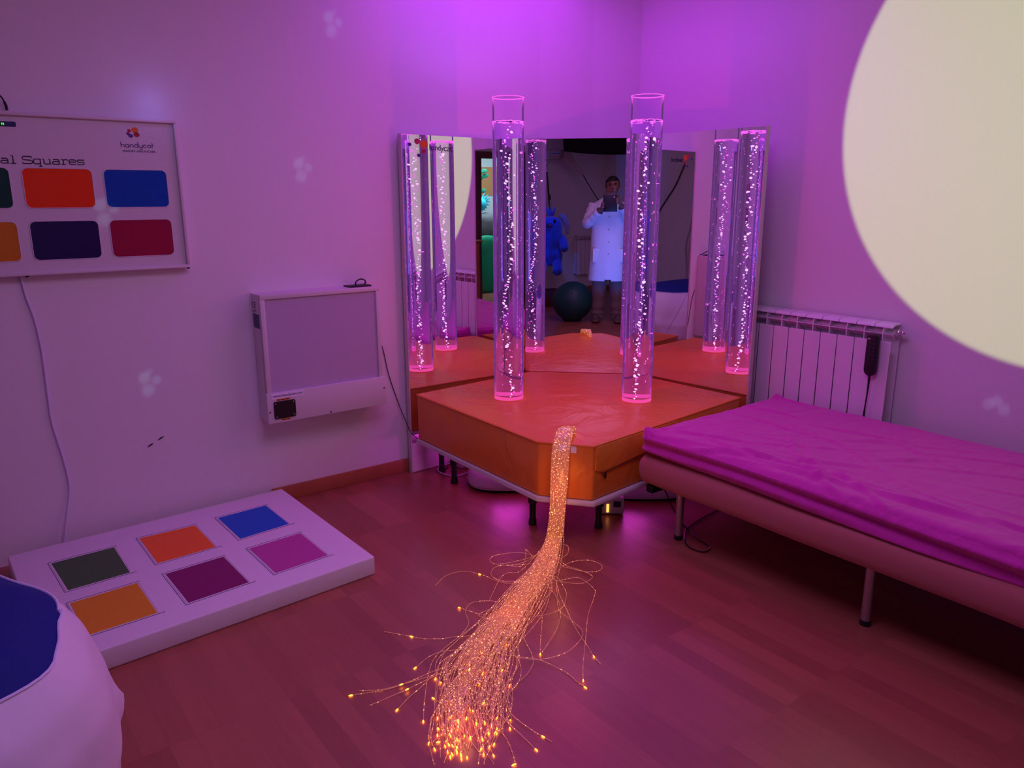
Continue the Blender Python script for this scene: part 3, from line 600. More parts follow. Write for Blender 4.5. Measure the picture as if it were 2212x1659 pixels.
# ------------------------------------------------------------------ colour panel on the left wall
PX0, PX1, PZ0, PZ1 = 0.0, 0.905, 1.170, 1.772
wp = thing('colour_wall_panel', (0.45, WY, 1.47), 'white wall panel with two rows of coloured rounded windows and a title', 'wall panel')
bm = new(); box(bm, PX0+.006, PX1-.006, 3.508, 3.5395, PZ0+.006, PZ1-.006, 0.001, 1); link('panel_board', bm, M['white'], wp)
bm = new()
for b4 in ((PX0, PX1, PZ0, PZ0+.013), (PX0, PX1, PZ1-.013, PZ1), (PX0, PX0+.013, PZ0+.0125, PZ1-.0125), (PX1-.013, PX1, PZ0+.0125, PZ1-.0125)): box(bm, b4[0], b4[1], 3.494, 3.5396, b4[2], b4[3], 0.003, 2)
link('panel_frame', bm, M['white'], wp)
WC = [('green', (.005, .05, .035)), ('orange', (.88, .05, .004)), ('blue', (.001, .07, .42)), ('yellow', (.62, .22, .01)), ('violet', (.018, .008, .08)), ('red', (.34, .008, .05))]
for k, (nm, c) in enumerate(WC):
    x0 = (.057, .3345, .612)[k % 3]; z0 = (1.4245, 1.2265)[k//3]
    bm = new(); face_plate(bm, rrect(x0, x0+.235, z0, z0+.147, .02), 3.5072, .0008); p = link('colour_window', bm, flat('window_'+nm, c, .22), wp); p['label'] = 'rounded %s window' % nm
    bm = new(); rr = rrect(x0-.001, x0+.236, z0-.001, z0+.148, .021); tube(bm, [(x, 3.5072, z) for x, z in rr+[rr[0]]], 0.0018, 6); sublink('window_rim', bm, M['white'], p)
bm = new(); face_plate(bm, rrect(.205, .338, 1.719, 1.737, .004), 3.5068, .001); p = link('display', bm, M['navy'], wp)
bm = new(); face_plate(bm, rrect(.205, .303, 1.7205, 1.7355, .002), 3.5062, .0008); sublink('display_glass', bm, M['black'], p)
bm = new(); box(bm, .292, .2955, 3.5055, 3.506, 1.724, 1.732); box(bm, .298, .3005, 3.5055, 3.506, 1.724, 1.732); box(bm, .292, .3005, 3.5055, 3.506, 1.7275, 1.7285); sublink('lit_digit', bm, M['pupil'], p, smooth=False)
bm = strokes_bm('cal Squares', SLAB, .246, 1.588, .0175, 3.5075, .0021, width=.307); link('title_text', bm, M['ink'], wp)
bm = strokes_bm('handycat', ROUND, .688, 1.6595, .0118, 3.5075, .0014, width=.126); link('logo_text', bm, M['inkv'], wp)
bm = text_bm('SENSORY HEALTHCARE', .011, wallM(.692, 3.5073, 1.6415), width=.122); link('logo_caption', bm, M['inkv'], wp, smooth=False)
blobs(wp, [(.724, 1.7235, .0068, .0068, 0, RED), (.746, 1.727, .0122, .011, 0, ORG), (.7505, 1.7095, .0108, .0095, 0, flat('logo_deepred', (.42, .005, .012))), (.728, 1.7045, .0088, .0075, 0, PUR), (.7185, 1.7125, .0056, .0056, 0, PUR)], 3.508)
for x, z in ((.90, 1.167), (.302, 1.167)):
    bm = new(); ball(bm, Vector((x, 3.515, z)), .0055, 1.3, 1, .8, 10, 6); link('bracket_screw', bm, M['black'], wp)
bm = new(); tube(bm, spline([(.23, 3.52, 1.80), (.262, 3.518, 1.835), (.30, 3.518, 1.829), (.315, 3.518, 1.80), (.318, 3.518, 1.777)], 6), [0.003]*17+[.005]*8, 8)
tag(link('power_lead', bm, M['black']), 'black lead curving into the top of the colour wall panel', 'cable')
bm = new(); tube(bm, spline([(0.282, 3.534, 1.168), (0.29, 3.533, 1.089), (0.307, 3.532, 0.996), (0.315, 3.532, 0.884), (0.315, 3.533, 0.79), (0.313, 3.533, 0.655), (0.314, 3.533, 0.567), (0.333, 3.532, 0.424), (0.342, 3.533, 0.289), (0.318, 3.52, 0.171), (0.285, 3.50, 0.03), (.27, 3.47, .006)], 6), 0.0042, 8)
tag(link('power_cable', bm, M['wcable']), 'white flat cable hanging down the wall below the colour panel', 'cable')

# ------------------------------------------------------------------ light box
lb = thing('light_box', (1.46, WY, .44), 'white square light box on the wall with a black socket at its lower left', 'light box')
x0, x1, y0, z0, z1 = 1.166, 1.764, 3.42, .437, 1.036
bm = new(); box(bm, x0, x1, y0+.012, 3.5396, z0, z1, .002, 1); link('case', bm, M['white'], lb)
bm = new()
for q in ((x0, x1, z1-.022, z1), (x0, x0+.022, z0+.1, z1-.0215), (x1-.022, x1, z0+.1, z1-.0215)): box(bm, q[0], q[1], y0, y0+.02, q[2], q[3], .003, 2)
link('screen_frame', bm, M['white'], lb)
bm = new(); box(bm, x0+.02, x1-.02, y0+.0095, y0+.013, z0+.13, z1-.02); link('screen', bm, M['opal'], lb, smooth=False)
bm = new(); box(bm, x0-.006, x1+.008, y0-.010, y0+.012, z0, .580, .002, 2); cv = link('lower_cover', bm, M['white'], lb)
yc = y0-.0103
for x, z in ((x0+.004, .492), (1.468, .446), (x1-.003, .522)):
    bm = new(); ball(bm, Vector((x, yc, z)), .0042, 1, .4, 1, 10, 6); sublink('screw', bm, M['dark'], cv)
bm = new(); face_plate(bm, rrect(1.182, 1.338, .5525, .5795, .001), yc-.0006, .0008); p = link('web_sticker', bm, M['sticker'], lb)
bm = text_bm('www.handycat.com', .018, wallM(1.187, yc-.0012, .561), width=.145); sublink('sticker_text', bm, M['inkv'], p, smooth=False)
bm = new(); face_plate(bm, rrect(1.188, 1.292, .457, .540, .008), yc-.004, .005); p = link('socket_plate', bm, M['black'], lb)
for x, z in ((1.197, .530), (1.283, .530), (1.199, .466), (1.283, .468)):
    bm = new(); ball(bm, Vector((x, yc-.0045, z)), .0033, 1, .5, 1, 8, 6); sublink('screw', bm, M['steel'], p)
for q in ((1.203, 1.268, .5425, .5515), (1.222, 1.266, .4455, .4545)):
    bm = new(); face_plate(bm, rrect(q[0], q[1], q[2], q[3], .001), yc-.0006, .0008); p = link('warning_label', bm, M['yellow'], lb)
    bm = new(); n = 3
    for k in range(n): box(bm, q[0]+.004+k*(q[1]-q[0]-.006)/n, q[0]+k*(q[1]-q[0]-.006)/n+(q[1]-q[0])/n-.002, yc-.0012, yc-.0007, q[2]+.002, q[3]-.003)
    sublink('label_print', bm, flat('brown_print', (.09, .008, .004)), p, smooth=False)
bm = new(); box(bm, x0-.0008, x0, 3.447, 3.523, .880, .945); link('navy_label', bm, M['navy'], lb, smooth=False)
bm = text_bm('CE', .04, Matrix.Translation((x0-.0004, 3.530, .972)) @ Matrix.Rotation(-pi/2, 4, 'Z') @ Matrix.Rotation(pi/2, 4, 'X'), width=.05); link('mark_text', bm, M['ink'], lb, smooth=False)
bm = new(); box(bm, x0-.0006, x0, 3.475, 3.527, .960, .963); box(bm, x0-.0006, x0, 3.48, 3.527, .953, .956); link('label_lines', bm, M['ink'], lb, smooth=False)
pd_ = thing('power_plug', (1.68, 3.48, 1.036), 'black flat plug with a looped lead on top of the light box', 'plug')
bm = new(); box(bm, 1.615, 1.735, 3.445, 3.515, 1.0365, 1.044, .003); link('plug_body', bm, M['black'], pd_)
bm = new(); tube(bm, spline([(1.665, 3.48, 1.042), (1.668, 3.48, 1.058), (1.69, 3.482, 1.070), (1.715, 3.49, 1.066), (1.735, 3.51, 1.052), (1.74, 3.535, 1.04)], 6), .0035, 8); link('lead', bm, M['black'], pd_)
bm = new(); tube(bm, spline([(1.79, 3.535, .78), (1.826, 3.535, 0.7), (1.856, 3.535, 0.553), (1.905, 3.533, 0.393), (1.93, 3.51, 0.30), (1.948, 3.49, 0.235), (1.975, 3.46, 0.195)], 6), 0.0022, 6)
tag(link('thin_wire', bm, M['black']), 'thin black wire running from the light box down to the platform', 'cable')

# ------------------------------------------------------------------ rounded boxes with cloth folds
def rounded_box(bm, x0, x1, y0, y1, z0, z1, r, n, fn=None):
    nx, ny, nz = n; vd = {}
    def vert(i, j, k):
        key = (i, j, k)
        if key in vd: return vd[key]
        p = Vector((x0+(x1-x0)*i/nx, y0+(y1-y0)*j/ny, z0+(z1-z0)*k/nz))
        c = Vector((min(max(p.x, x0+r), x1-r), min(max(p.y, y0+r), y1-r), min(max(p.z, z0+min(r, (z1-z0)/2)), z1-min(r, (z1-z0)/2))))
        d = p-c
        nn = d.normalized() if d.length > 1e-9 else Vector((0, 0, 1))
        if d.length > 1e-9: p = c+nn*min(r, max(abs(d.x), abs(d.y), abs(d.z)) if d.length else r)
        if fn: p = fn(p, nn)
        vd[key] = bm.verts.new(p); return vd[key]
    def quad(a, b, c, d): 
        try: bm.faces.new((vert(*a), vert(*b), vert(*c), vert(*d)))
        except ValueError: pass
    for i in range(nx):
        for j in range(ny):
            for k in (0, nz): quad((i, j, k), (i+1, j, k), (i+1, j+1, k), (i, j+1, k))
    for i in range(nx):
        for k in range(nz):
            for j in (0, ny): quad((i, j, k), (i+1, j, k), (i+1, j, k+1), (i, j, k+1))
    for j in range(ny):
        for k in range(nz):
            for i in (0, nx): quad((i, j, k), (i, j+1, k), (i, j+1, k+1), (i, j, k+1))
def ridge(x, y, z=0): return (1-abs(noise.noise(Vector((x, y, z)))))**5
_cr = random.Random(21); CREASES = []
for _k in range(34):
    _x, _y = _cr.uniform(2.42, 3.2), _cr.uniform(.3, 2.1); _a = _cr.choice((1.9, 2.0, 2.2, 1.75, 2.5, .9)) + _cr.gauss(0, .18); _l = _cr.uniform(.12, .5)
    CREASES.append((_x, _y, cos(_a), sin(_a), _l, _cr.uniform(.008, .018), _cr.uniform(.003, .009), _cr.uniform(-.6, .6)))
for _x, _y, _l in ((2.43, 1.75, .5), (2.47, 1.25, .6), (2.52, .8, .5), (2.50, 1.5, .35)): CREASES.append((_x, _y, -.10, .995, _l, .016, .010, .15))
def crease(x, y):
    h = 0
    for cx, cy, dx, dy, l, w_, am, cv in CREASES:
        u = (x-cx)*dx+(y-cy)*dy
        if abs(u) > l: continue
        v = -(x-cx)*dy+(y-cy)*dx-cv*u*u
        if abs(v) > 4*w_: continue
        h += am*(1-(u/l)**2)*(math.exp(-(v/w_)**2)-.45*math.exp(-((v-1.7*w_)/w_)**2))
    return h
def sheet_fn(p, nn):
    t = p.copy()
    if nn.z > .5:
        q = .6+.4*noise.noise(Vector((p.x*2, p.y*1.3, 3)))
        t.z += .006*ridge(p.x*4.2+p.y*1.5, p.y*1.5-p.x*.7, 1)*q + crease(p.x, p.y)-.006
        for cx, cy in ((2.372, 2.185), (3.325, 2.195)):                # tucked corners of the sheet
            d = hypot(p.x-cx, p.y-cy)
            if d < .07: t.z += .032*(1-d/.07)**2
            a_ = atan2(p.y-cy, p.x-cx)
            if d < .3: t.z += .005*sin(a_*14)*(1-d/.3)*min(1, d/.05)
    if nn.x < -.5 or (nn.x < -.2 and p.z < .47):
        f = (.485-p.z)/.12
        t.x += .012*sin(f*13+2.6*noise.noise(Vector((0, p.y*.9, 2)))+p.y*.8)*min(1, f*2)+.016*f*f+.006*noise.noise(Vector((p.z*60, p.y*2.5, 7)))*min(1, f*2)
        if p.z < .40: t.z -= .018*(1-((p.y-1.2)/1.1)**2)-.004
    return t
bd = thing('bed', (2.85, 1.2, 0), 'single bed with a magenta fitted sheet against the right wall', 'bed')
bm = new(); rounded_box(bm, 2.35, 3.355, .18, 2.205, .372, .487, .045, (110, 230, 20), sheet_fn); link('fitted_sheet', bm, M['sheet'], bd, angle=60)
def base_fn(p, nn):
    t = p.copy(); t.x += .003*sin(p.y*9)*(1 if nn.x < -.3 else 0); t.z += .003*noise.noise(Vector((p.x*3, p.y*3, 0))); return t
bm = new(); rounded_box(bm, 2.338, 3.36, .17, 2.212, .243, .378, .05, (20, 60, 6), base_fn); link('mattress_base', bm, M['bedbase'], bd, angle=60)
bm = new(); box(bm, 2.37, 3.33, 2.13, 2.17, .205, .243, .008); box(bm, 2.47, 2.50, .25, 2.17, .215, .243, .006); box(bm, 3.20, 3.23, .25, 2.17, .215, .243, .006); link('bed_frame', bm, M['black_m'], bd)
for lx, ly in ((2.462, 2.05), (2.447, 1.186), (2.45, .35), (3.25, 2.05), (3.25, 1.186), (3.25, .35)):
    bm = new(); lathe(bm, [(.017, .012), (.017, .235)], lx, ly, 20); l = link('leg', bm, M['steel'], bd)
    bm = new(); lathe(bm, [(.019, 0), (.0195, .012), (.0175, .02)], lx, ly, 20); sublink('rubber_foot', bm, M['black'], l)
bm = new(); tube(bm, spline([(2.48, 2.17, .21), (2.52, 2.13, .09), (2.555, 2.10, .02), (2.56, 2.07, .006), (2.522, 2.0, .005), (2.496, 1.905, .005), (2.44, 1.89, .005), (2.425, 1.95, .005), (2.47, 2.02, .005), (2.60, 2.10, .005), (2.9, 2.15, .005)], 6), .003, 6)
tag(link('bed_cable', bm, M['black']), 'black cable hanging behind the bed leg and looping on the floor', 'cable')

# ------------------------------------------------------------------ radiators
def rad_right():
    # mirrored copy of the profile: front faces -x
    r = thing('radiator', (3.385, 1.672, 0), 'white sectional radiator on the right wall with a black remote hung on it', 'radiator')
    flipx = Matrix.Translation((3.385, 1.672, 0)) @ Matrix.Diagonal((-1, 1, 1, 1))
    ROOT = ROOTM[r.name]; return r, flipx
r, Wf = rad_right()
pitch, ztop, zbot, n = .0865, .905, .30, 10
def rad_section(W, r, k):
    y = k*pitch; bm = new()
    box(bm, -.004, 0.0, y+.0022, y+pitch-.0022, zbot, ztop-.078, .0015, 1, M4=W)
    Tm = W @ Matrix(((1, 0, 0, 0), (0, 0, 1, 0), (0, 1, 0, 0), (0, 0, 0, 1)))
    lou = [(-.002, ztop-.0455), (-.002, ztop-.0415), (-.020, ztop-.052), (-.040, ztop-.070), (-.042, ztop-.073), (-.020, ztop-.056)]
    prism(bm, lou, y+.002, y+pitch-.002, M4=Tm)
    hood = [(-.003, ztop-.016), (-.006, ztop-.009), (-.013, ztop-.004), (-.03, ztop-.001), (-.055, ztop), (-.078, ztop+.002), (-.078, ztop-.004), (-.055, ztop-.006), (-.03, ztop-.007), (-.018, ztop-.010), (-.010, ztop-.014), (-.007, ztop-.018)]
    prism(bm, hood, y+.002, y+pitch-.002, M4=Tm)
    web = [(-.001, ztop-.088), (-.001, ztop-.03), (-.011, ztop-.007), (-.05, ztop-.001), (-.078, ztop), (-.078, zbot), (-.002, zbot)]
    prism(bm, web, y+pitch/2-.0022, y+pitch/2+.0022, M4=Tm)
    box(bm, -.080, -.076, y+.002, y+pitch-.002, zbot, ztop-.01, M4=W)
    link('section', bm, M['plate'], r, angle=40)
def rad_rest(W, r, n):
    for z in (ztop-.04, zbot+.03):
        bm = new(); tube(bm, [W @ Vector((-.045, .002, z)), W @ Vector((-.045, n*pitch-.002, z))], .016, 16); link('manifold', bm, M['plate'], r)
    bm = new(); lathe(bm, [(.015, 0), (.015, .008), (.009, .009), (.009, .020), (.012, .021), (.012, .027), (.006, .028), (.006, .038), (.004, .040)], 0, 0, 8, M4=W @ Matrix.Translation((-.040, 0, ztop-.035)) @ Matrix.Rotation(pi/2, 4, 'X')); link('air_valve', bm, M['chrome'], r)
for k in range(n): rad_section(Wf, r, k)
rad_rest(Wf, r, n)
r2 = thing('radiator', (-2.655, -2.45, 0), 'dim radiator on the far wall, seen only in the middle mirror beside the coat', 'radiator')
W2 = Matrix.Translation((-2.655, -2.45, -.02))
for k in range(6): rad_section(W2, r2, k)
rad_rest(W2, r2, 6)

# remote control hanging on the radiator
rc = thing('hand_remote', (3.36, 1.738, .75), 'black hand control hanging by its cable over the radiator', 'remote control')
TX = Matrix.Translation((3.352, 0, 0)) @ Matrix(((0, 0, 1, 0), (1, 0, 0, 0), (0, 1, 0, 0), (0, 0, 0, 1)))
bm = new(); ol = [(1.714, .85)]+[(1.741+.029*cos(radians(a)), .694+.029*sin(radians(a))) for a in range(180, 361, 20)]+[(1.769, .845), (1.757, .853), (1.735, .856), (1.722, .855)]
prism(bm, [(a, b_) for a, b_ in ol], 0, .018, .004, 2, M4=TX); link('remote_body', bm, M['black'], rc)
bm = new(); ball(bm, Vector((3.3515, 1.758, .835)), .006, .3, 1.2, .7, 12, 8); link('remote_logo', bm, M['steel'], rc)
for i in range(5):
    for j in range(2):
        bm = new(); ball(bm, Vector((3.3515, 1.731+.02*j, .815-.018*i)), .0042, .35, 1, 1, 8, 6); link('button', bm, flat('button_grey', (.035, .03, .04)), rc)
bm = new(); tube(bm, spline([(3.360, 1.741, .668), (3.362, 1.741, .62), (3.365, 1.747, .55), (3.368, 1.752, .50), (3.367, 1.754, .45)], 6), [.0048]*4+[.0032]*21, 8); link('cable', bm, M['black'], rc)

# ------------------------------------------------------------------ beanbag
bb = thing('beanbag', (-.30, 1.98, 0), 'large white beanbag with a dark blue top panel at the lower left', 'beanbag')
BC = Vector((-.30, 1.98, 0))
PROF = [(0, .44, 0), (.08, .49, .05), (.25, .525, .18), (.42, .515, .33), (.52, .485, .43), (.60, .435, .50), (.70, .36, .545), (.82, .22, .575), (.92, .10, .58), (1.0, .0, .582)]
def bag_r(a): return 1+.03*noise.noise(Vector((cos(a)*1.3, sin(a)*1.3, 5)))+.012*sin(9*a+1)
def bag_pt(a, t, k=1.0):
    j = 0
    while j < len(PROF)-2 and t > PROF[j+1][0]: j += 1
    f = (t-PROF[j][0])/(PROF[j+1][0]-PROF[j][0]); R0 = PROF[j][1]+(PROF[j+1][1]-PROF[j][1])*f; z = PROF[j][2]+(PROF[j+1][2]-PROF[j][2])*f
    fold = .022*noise.noise(Vector((cos(a)*2.6, sin(a)*2.6, t*3)))+.034*ridge(a*2.2+t*2, t*1.4, 2)*(1-t) if t < .99 else 0
    return BC+Vector((cos(a)*(R0*bag_r(a)*k+fold), sin(a)*(R0*bag_r(a)*k+fold), z+(.015*noise.noise(Vector((cos(a)*R0*4, sin(a)*R0*4, 1))) if t > .05 else 0)))
TS = .60
def bag_shell(t0, t1, nt_, m, name, k=1.0):
    bm = new(); na = 96; rows = []
    for i in range(nt_+1):
        t = t0+(t1-t0)*i/nt_
        rows.append([bm.verts.new(bag_pt(2*pi*j/na, t, k)) for j in range(na)] if t < .999 else [bm.verts.new(bag_pt(0, .9999, 0))])
    for a, b_ in zip(rows, rows[1:]):
        for j in range(na):
            if len(b_) == 1: bm.faces.new((a[j], a[(j+1) % na], b_[0]))
            else: bm.faces.new((a[j], a[(j+1) % na], b_[(j+1) % na], b_[j]))
    if t0 == 0: bm.faces.new(rows[0][::-1])
    return link(name, bm, m, bb, angle=80)
bag_shell(0, TS, 26, M['bagw'], 'bag_body'); bag_shell(TS, 1.0, 18, M['bagb'], 'top_panel', 1.0)
bm = new(); tube(bm, [bag_pt(2*pi*j/96, TS)+Vector((0, 0, .002)) for j in range(97)], .0035, 6); link('piping', bm, M['piping'], bb)
bm = new(); tube(bm, [bag_pt(.62-.04*k, TS-.045*k)+Vector((.002, 0, .002)) for k in range(11)], .002, 6); link('side_seam', bm, M['piping'], bb)

# ================================================================== behind the camera (seen in the mirrors)
PA = aC; pf = Vector((cos(PA), sin(PA), 0)); pr = Vector((sin(PA), -cos(PA), 0))   # facing the middle mirror / to the right
def Lw(X, Y, Z): return pr*X+pf*Y+Vector((0, 0, Z))
PM = Matrix(((pr.x, pf.x, 0, 0), (pr.y, pf.y, 0, 0), (0, 0, 1, 0), (0, 0, 0, 1)))   # local frame at the camera's foot point
def skin_mesh(nodes, edges, sub_=2):
    me = bpy.data.meshes.new('s'); me.from_pydata([n_[0] for n_ in nodes], edges, [])
    o = bpy.data.objects.new('s', me); COL.objects.link(o)
    o.modifiers.new('k', 'SKIN'); sk = me.skin_vertices[0].data
    for i, n_ in enumerate(nodes):
        rr = n_[1]; sk[i].radius = rr if isinstance(rr, tuple) else (rr, rr); sk[i].use_root = (i == 0)
    s = o.modifiers.new('u', 'SUBSURF'); s.levels = sub_; s.render_levels = sub_
    bpy.context.view_layer.update()
    m2 = bpy.data.meshes.new_from_object(o.evaluated_get(bpy.context.evaluated_depsgraph_get()))
    bm = new(); bm.from_mesh(m2); bpy.data.objects.remove(o); bpy.data.meshes.remove(me); bpy.data.meshes.remove(m2)
    return bm
per = thing('person', tuple(Lw(-.04, -.40, 0)), 'person in a white coat holding up a dark tablet, reflected in the middle mirror', 'person')
# skeleton: facing +Y locally; X to the right
B = -.40; cX = -.045
nodes = [((cX, B, .92), (.13, .09)), ((cX, B, 1.10), (.12, .085)), ((cX, B, 1.28), (.13, .085)), ((cX, B-.01, 1.385), (.12, .07)), ((cX+.01, B, 1.455), (.062, .062)), ((cX+.02, B+.015, 1.50), (.058, .06)),
         ((cX+.03, B+.03, 1.56), (.072, .09)), ((cX+.03, B+.025, 1.62), (.078, .095)), ((cX+.03, B+.015, 1.665), (.058, .07))]
edges = [(i, i+1) for i in range(8)]
def add(parent, p, rr): nodes.append((p, rr)); edges.append((parent, len(nodes)-1)); return len(nodes)-1
# legs
for s in (-1, 1):
    a = add(0, (cX+s*.09, B, .86), .095); a = add(a, (cX+s*.10, B+.02, .50), .065); a = add(a, (cX+s*.11, B, .28), .055); a = add(a, (cX+s*.115, B-.02, .09), .04); a = add(a, (cX+s*.13, B+.09, .045), .04); add(a, (cX+s*.135, B+.17, .035), .034)
# arms
LE, LW_ = (cX-.255, B+.05, 1.165), (-.125, B+.30, 1.335)
RE, RW = (cX+.245, B+.06, 1.175), (.085, B+.30, 1.385)
for (sh, el, wr) in (((cX-.155, B, 1.345), LE, LW_), ((cX+.155, B, 1.345), RE, RW)):
    a = add(3, sh, .045); a = add(a, tuple((Vector(sh)+Vector(el))/2), .05); a = add(a, el, .043); a = add(a, tuple((Vector(el)+Vector(wr))/2), .038); a = add(a, wr, .027)
    s = 1 if wr[0] > 0 else -1
    palm = (wr[0]+(-s)*.012, wr[1]+.045, wr[2]+.03); b_ = add(a, palm, (.034, .018))
    # four fingers around the tablet's edge, thumb on the near side
    ex = (.052 if s > 0 else -.118)
    for j, (dz, ln) in enumerate(((.030, 1.0), (.012, 1.08), (-.006, 1.0), (-.022, .82))):
        k1 = add(b_, (ex+s*.012, wr[1]+.078, palm[2]+dz), .0095); k2 = add(k1, (ex+s*.004, B+.405, palm[2]+dz+.004), .0088); add(k2, (ex-s*.022*ln, B+.408, palm[2]+dz+.006), .0078)
    t1 = add(b_, (palm[0]-s*.004, wr[1]+.055, palm[2]+.05), .012); add(t1, (ex-s*.016, B+.375, palm[2]+.058), .009)
bm = skin_mesh(nodes, edges); bmesh.ops.transform(bm, matrix=PM, verts=bm.verts[:])
bdy = link('body', bm, M['skin'], per, angle=180)
hx, hy, hz = cX+.03, B+.03, 1.585
def pl_link(name, bm, m, par=None, **k):
    bmesh.ops.transform(bm, matrix=PM, verts=bm.verts[:]); return link(name, bm, m, par or per, **k)
bm = new(); ball(bm, Vector((hx, hy-.022, 1.605)), 1, .086, .100, .098, 24, 16)
for v in list(bm.verts):
    if (v.co.y > hy+.03 and v.co.z < 1.640) or v.co.z < 1.555: bm.verts.remove(v)
for v in bm.verts: v.co += Vector((0, 0, .002))+.002*Vector((noise.noise(v.co*60), noise.noise(v.co*50), noise.noise(v.co*70)))
pl_link('hair', bm, M['hair'])
def hsub(name, bm, m): bmesh.ops.transform(bm, matrix=PM, verts=bm.verts[:]); return sublink(name, bm, m, bdy, angle=180)
bm = new(); tube(bm, [(hx, hy+.086, 1.607), (hx, hy+.097, 1.585), (hx, hy+.104, 1.568), (hx, hy+.092, 1.560)], [.008, .010, .014, .010], 8); hsub('nose', bm, M['skin'])
for s in (-1, 1):
    bm = new(); ball(bm, Vector((hx+s*.030, hy+.074, 1.602)), .011, 1.2, .7, .7, 12, 8); hsub('eye', bm, M['eye'])
    bm = new(); tube(bm, [(hx+s*.014, hy+.086, 1.619), (hx+s*.032, hy+.085, 1.624), (hx+s*.05, hy+.070, 1.618)], .0045, 6); hsub('eyebrow', bm, M['hair'])
    bm = new(); ball(bm, Vector((hx+s*.082, hy-.005, 1.592)), .016, .45, .9, 1.8, 10, 8); hsub('ear', bm, M['skin'])
bm = new(); tube(bm, [(hx-.024, hy+.082, 1.535), (hx, hy+.091, 1.537), (hx+.024, hy+.082, 1.535)], [.003, .0065, .003], 8); hsub('mouth', bm, M['lips'])
# coat: torso loft and sleeves in one mesh
bm = new(); rings = []; na = 40
for z, rx, ry, oy in ((.50, .235, .19, .0), (.52, .238, .192, 0), (.75, .222, .178, 0), (.95, .212, .168, 0), (1.10, .205, .160, 0), (1.25, .212, .158, 0), (1.34, .215, .150, -.003), (1.39, .192, .130, -.006), (1.43, .125, .095, -.006), (1.455, .082, .080, 0.0)):
    rg = []
    for k in range(na):
        a = 2*pi*k/na; f = 1+(.035*sin(5*a+z*3)+.02*sin(9*a))*max(0, (1.15-z))*1.2
        rg.append(bm.verts.new((cX+rx*f*cos(a), B+oy+ry*f*sin(a), z)))
    rings.append(rg)
gap = na//4                                                    # front vent at +Y
for i, (a, b_) in enumerate(zip(rings, rings[1:])):
    for k in range(na):
        if i < 1 and k in (gap-1, gap): continue
        bm.faces.new((a[k], a[(k+1) % na], b_[(k+1) % na], b_[k]))
for (sh, el, wr) in (((cX-.165, B, 1.372), LE, LW_), ((cX+.165, B, 1.372), RE, RW)):
    shv, e, w_ = Vector(sh), Vector(el), Vector(wr); w2 = e+(w_-e)*.86
    P_ = spline([shv, (shv+e)/2+Vector((0, 0, .0)), e, (e+w2)/2, w2], 5)
    rr = [.078+(.048-.078)*(i/(len(P_)-1))+.005*sin(i*2.1) for i in range(len(P_))]
    tube(bm, P_, rr, 14, cap=False)
ct = pl_link('coat', bm, M['coat'], angle=80)
def csub(name, bm, m): bmesh.ops.transform(bm, matrix=PM, verts=bm.verts[:]); return sublink(name, bm, m, ct)
for z in (1.24, 1.10, .96, .82):
    ryy = .162+(1.24-z)*.03
    bm = new(); ball(bm, Vector((cX+.004, B+ryy+.002, z)), .008, 1, .4, 1, 10, 6); csub('button', bm, M['steel'])
for s in (-1, 1):
    bm = new(); tube(bm, [(cX+s*.03, B+.145, 1.24), (cX+s*.075, B+.135, 1.38), (cX+s*.06, B+.07, 1.452)], [.006, .014, .008], 8); csub('lapel', bm, M['coat'])
    bm = new(); box(bm, cX+s*.125-.055, cX+s*.125+.055, B+.138, B+.150, .72, .88, .004, M4=None); csub('pocket', bm, M['coat'])
# trousers
bm = new()
for s in (-1, 1):
    P_ = spline([(cX+s*.085, B, .90), (cX+s*.095, B+.01, .62), (cX+s*.102, B+.018, .45), (cX+s*.108, B+.002, .24), (cX+s*.115, B-.005, .11), (cX+s*.118, B+.002, .05)], 5)
    rr = [.105-.028*min(1, i/14)+.006*sin(i*1.6)*(i > 14) for i in range(len(P_))]
    tube(bm, P_, rr, 16)
pl_link('trousers', bm, M['pants'], angle=80)
for s in (-1, 1):
    bm = new(); rounded_box(bm, cX+s*.13-.048, cX+s*.13+.048, B-.07, B+.215, 0, .095, .045, (8, 16, 8), lambda p, n_: Vector((p.x, p.y, p.z*(1 if p.y < B+.06 else 1-.45*min(1, (p.y-B-.06)/.14)))))
    pl_link('shoe', bm, M['shoe'], angle=80)
# tablet just behind the lens
tb = thing('tablet', tuple(Lw(-.03, -.016, 1.31)), 'dark tablet in an open case held in both hands before the face', 'tablet')
bm = new(); box(bm, -.113, .048, -.0255, -.0165, 1.302, 1.487, .004); bmesh.ops.transform(bm, matrix=PM, verts=bm.verts[:]); link('case', bm, M['black'], tb)
bm = new(); lathe(bm, [(.009, 0), (.009, .002), (.005, .0022)], 0, 0, 16, M4=PM @ Matrix.Translation((0.012, -.0168, 1.462)) @ Matrix.Rotation(-pi/2, 4, 'X')); link('camera_lens', bm, M['steel'], tb)

# green ball, teddy, mats
bp = Lw(-.455, -.40, 0)
bm = new(); ball(bm, Vector((bp.x, bp.y, .240)), .240, 1.0, 1.0, 1.0, 40, 28)
for v in bm.verts:
    if v.co.z < .03: v.co.z = .0+max(0, v.co.z)*.2
    if v.co.z < 0: v.co.z = 0
o = link('exercise_ball', bm, M['ball'], angle=180); tag(o, "big dark teal exercise ball on the floor beside the person's legs", 'ball')
bm = new(); lathe(bm, [(.012, 0), (.010, .006), (.004, .008)], 0, 0, 12, M4=Matrix.Translation((bp.x, bp.y, .240)) @ Vector((.62, .62, .48)).to_track_quat('Z', 'Y').to_matrix().to_4x4() @ Matrix.Translation((0, 0, .236))); q = sublink('air_plug', bm, M['black'], o)

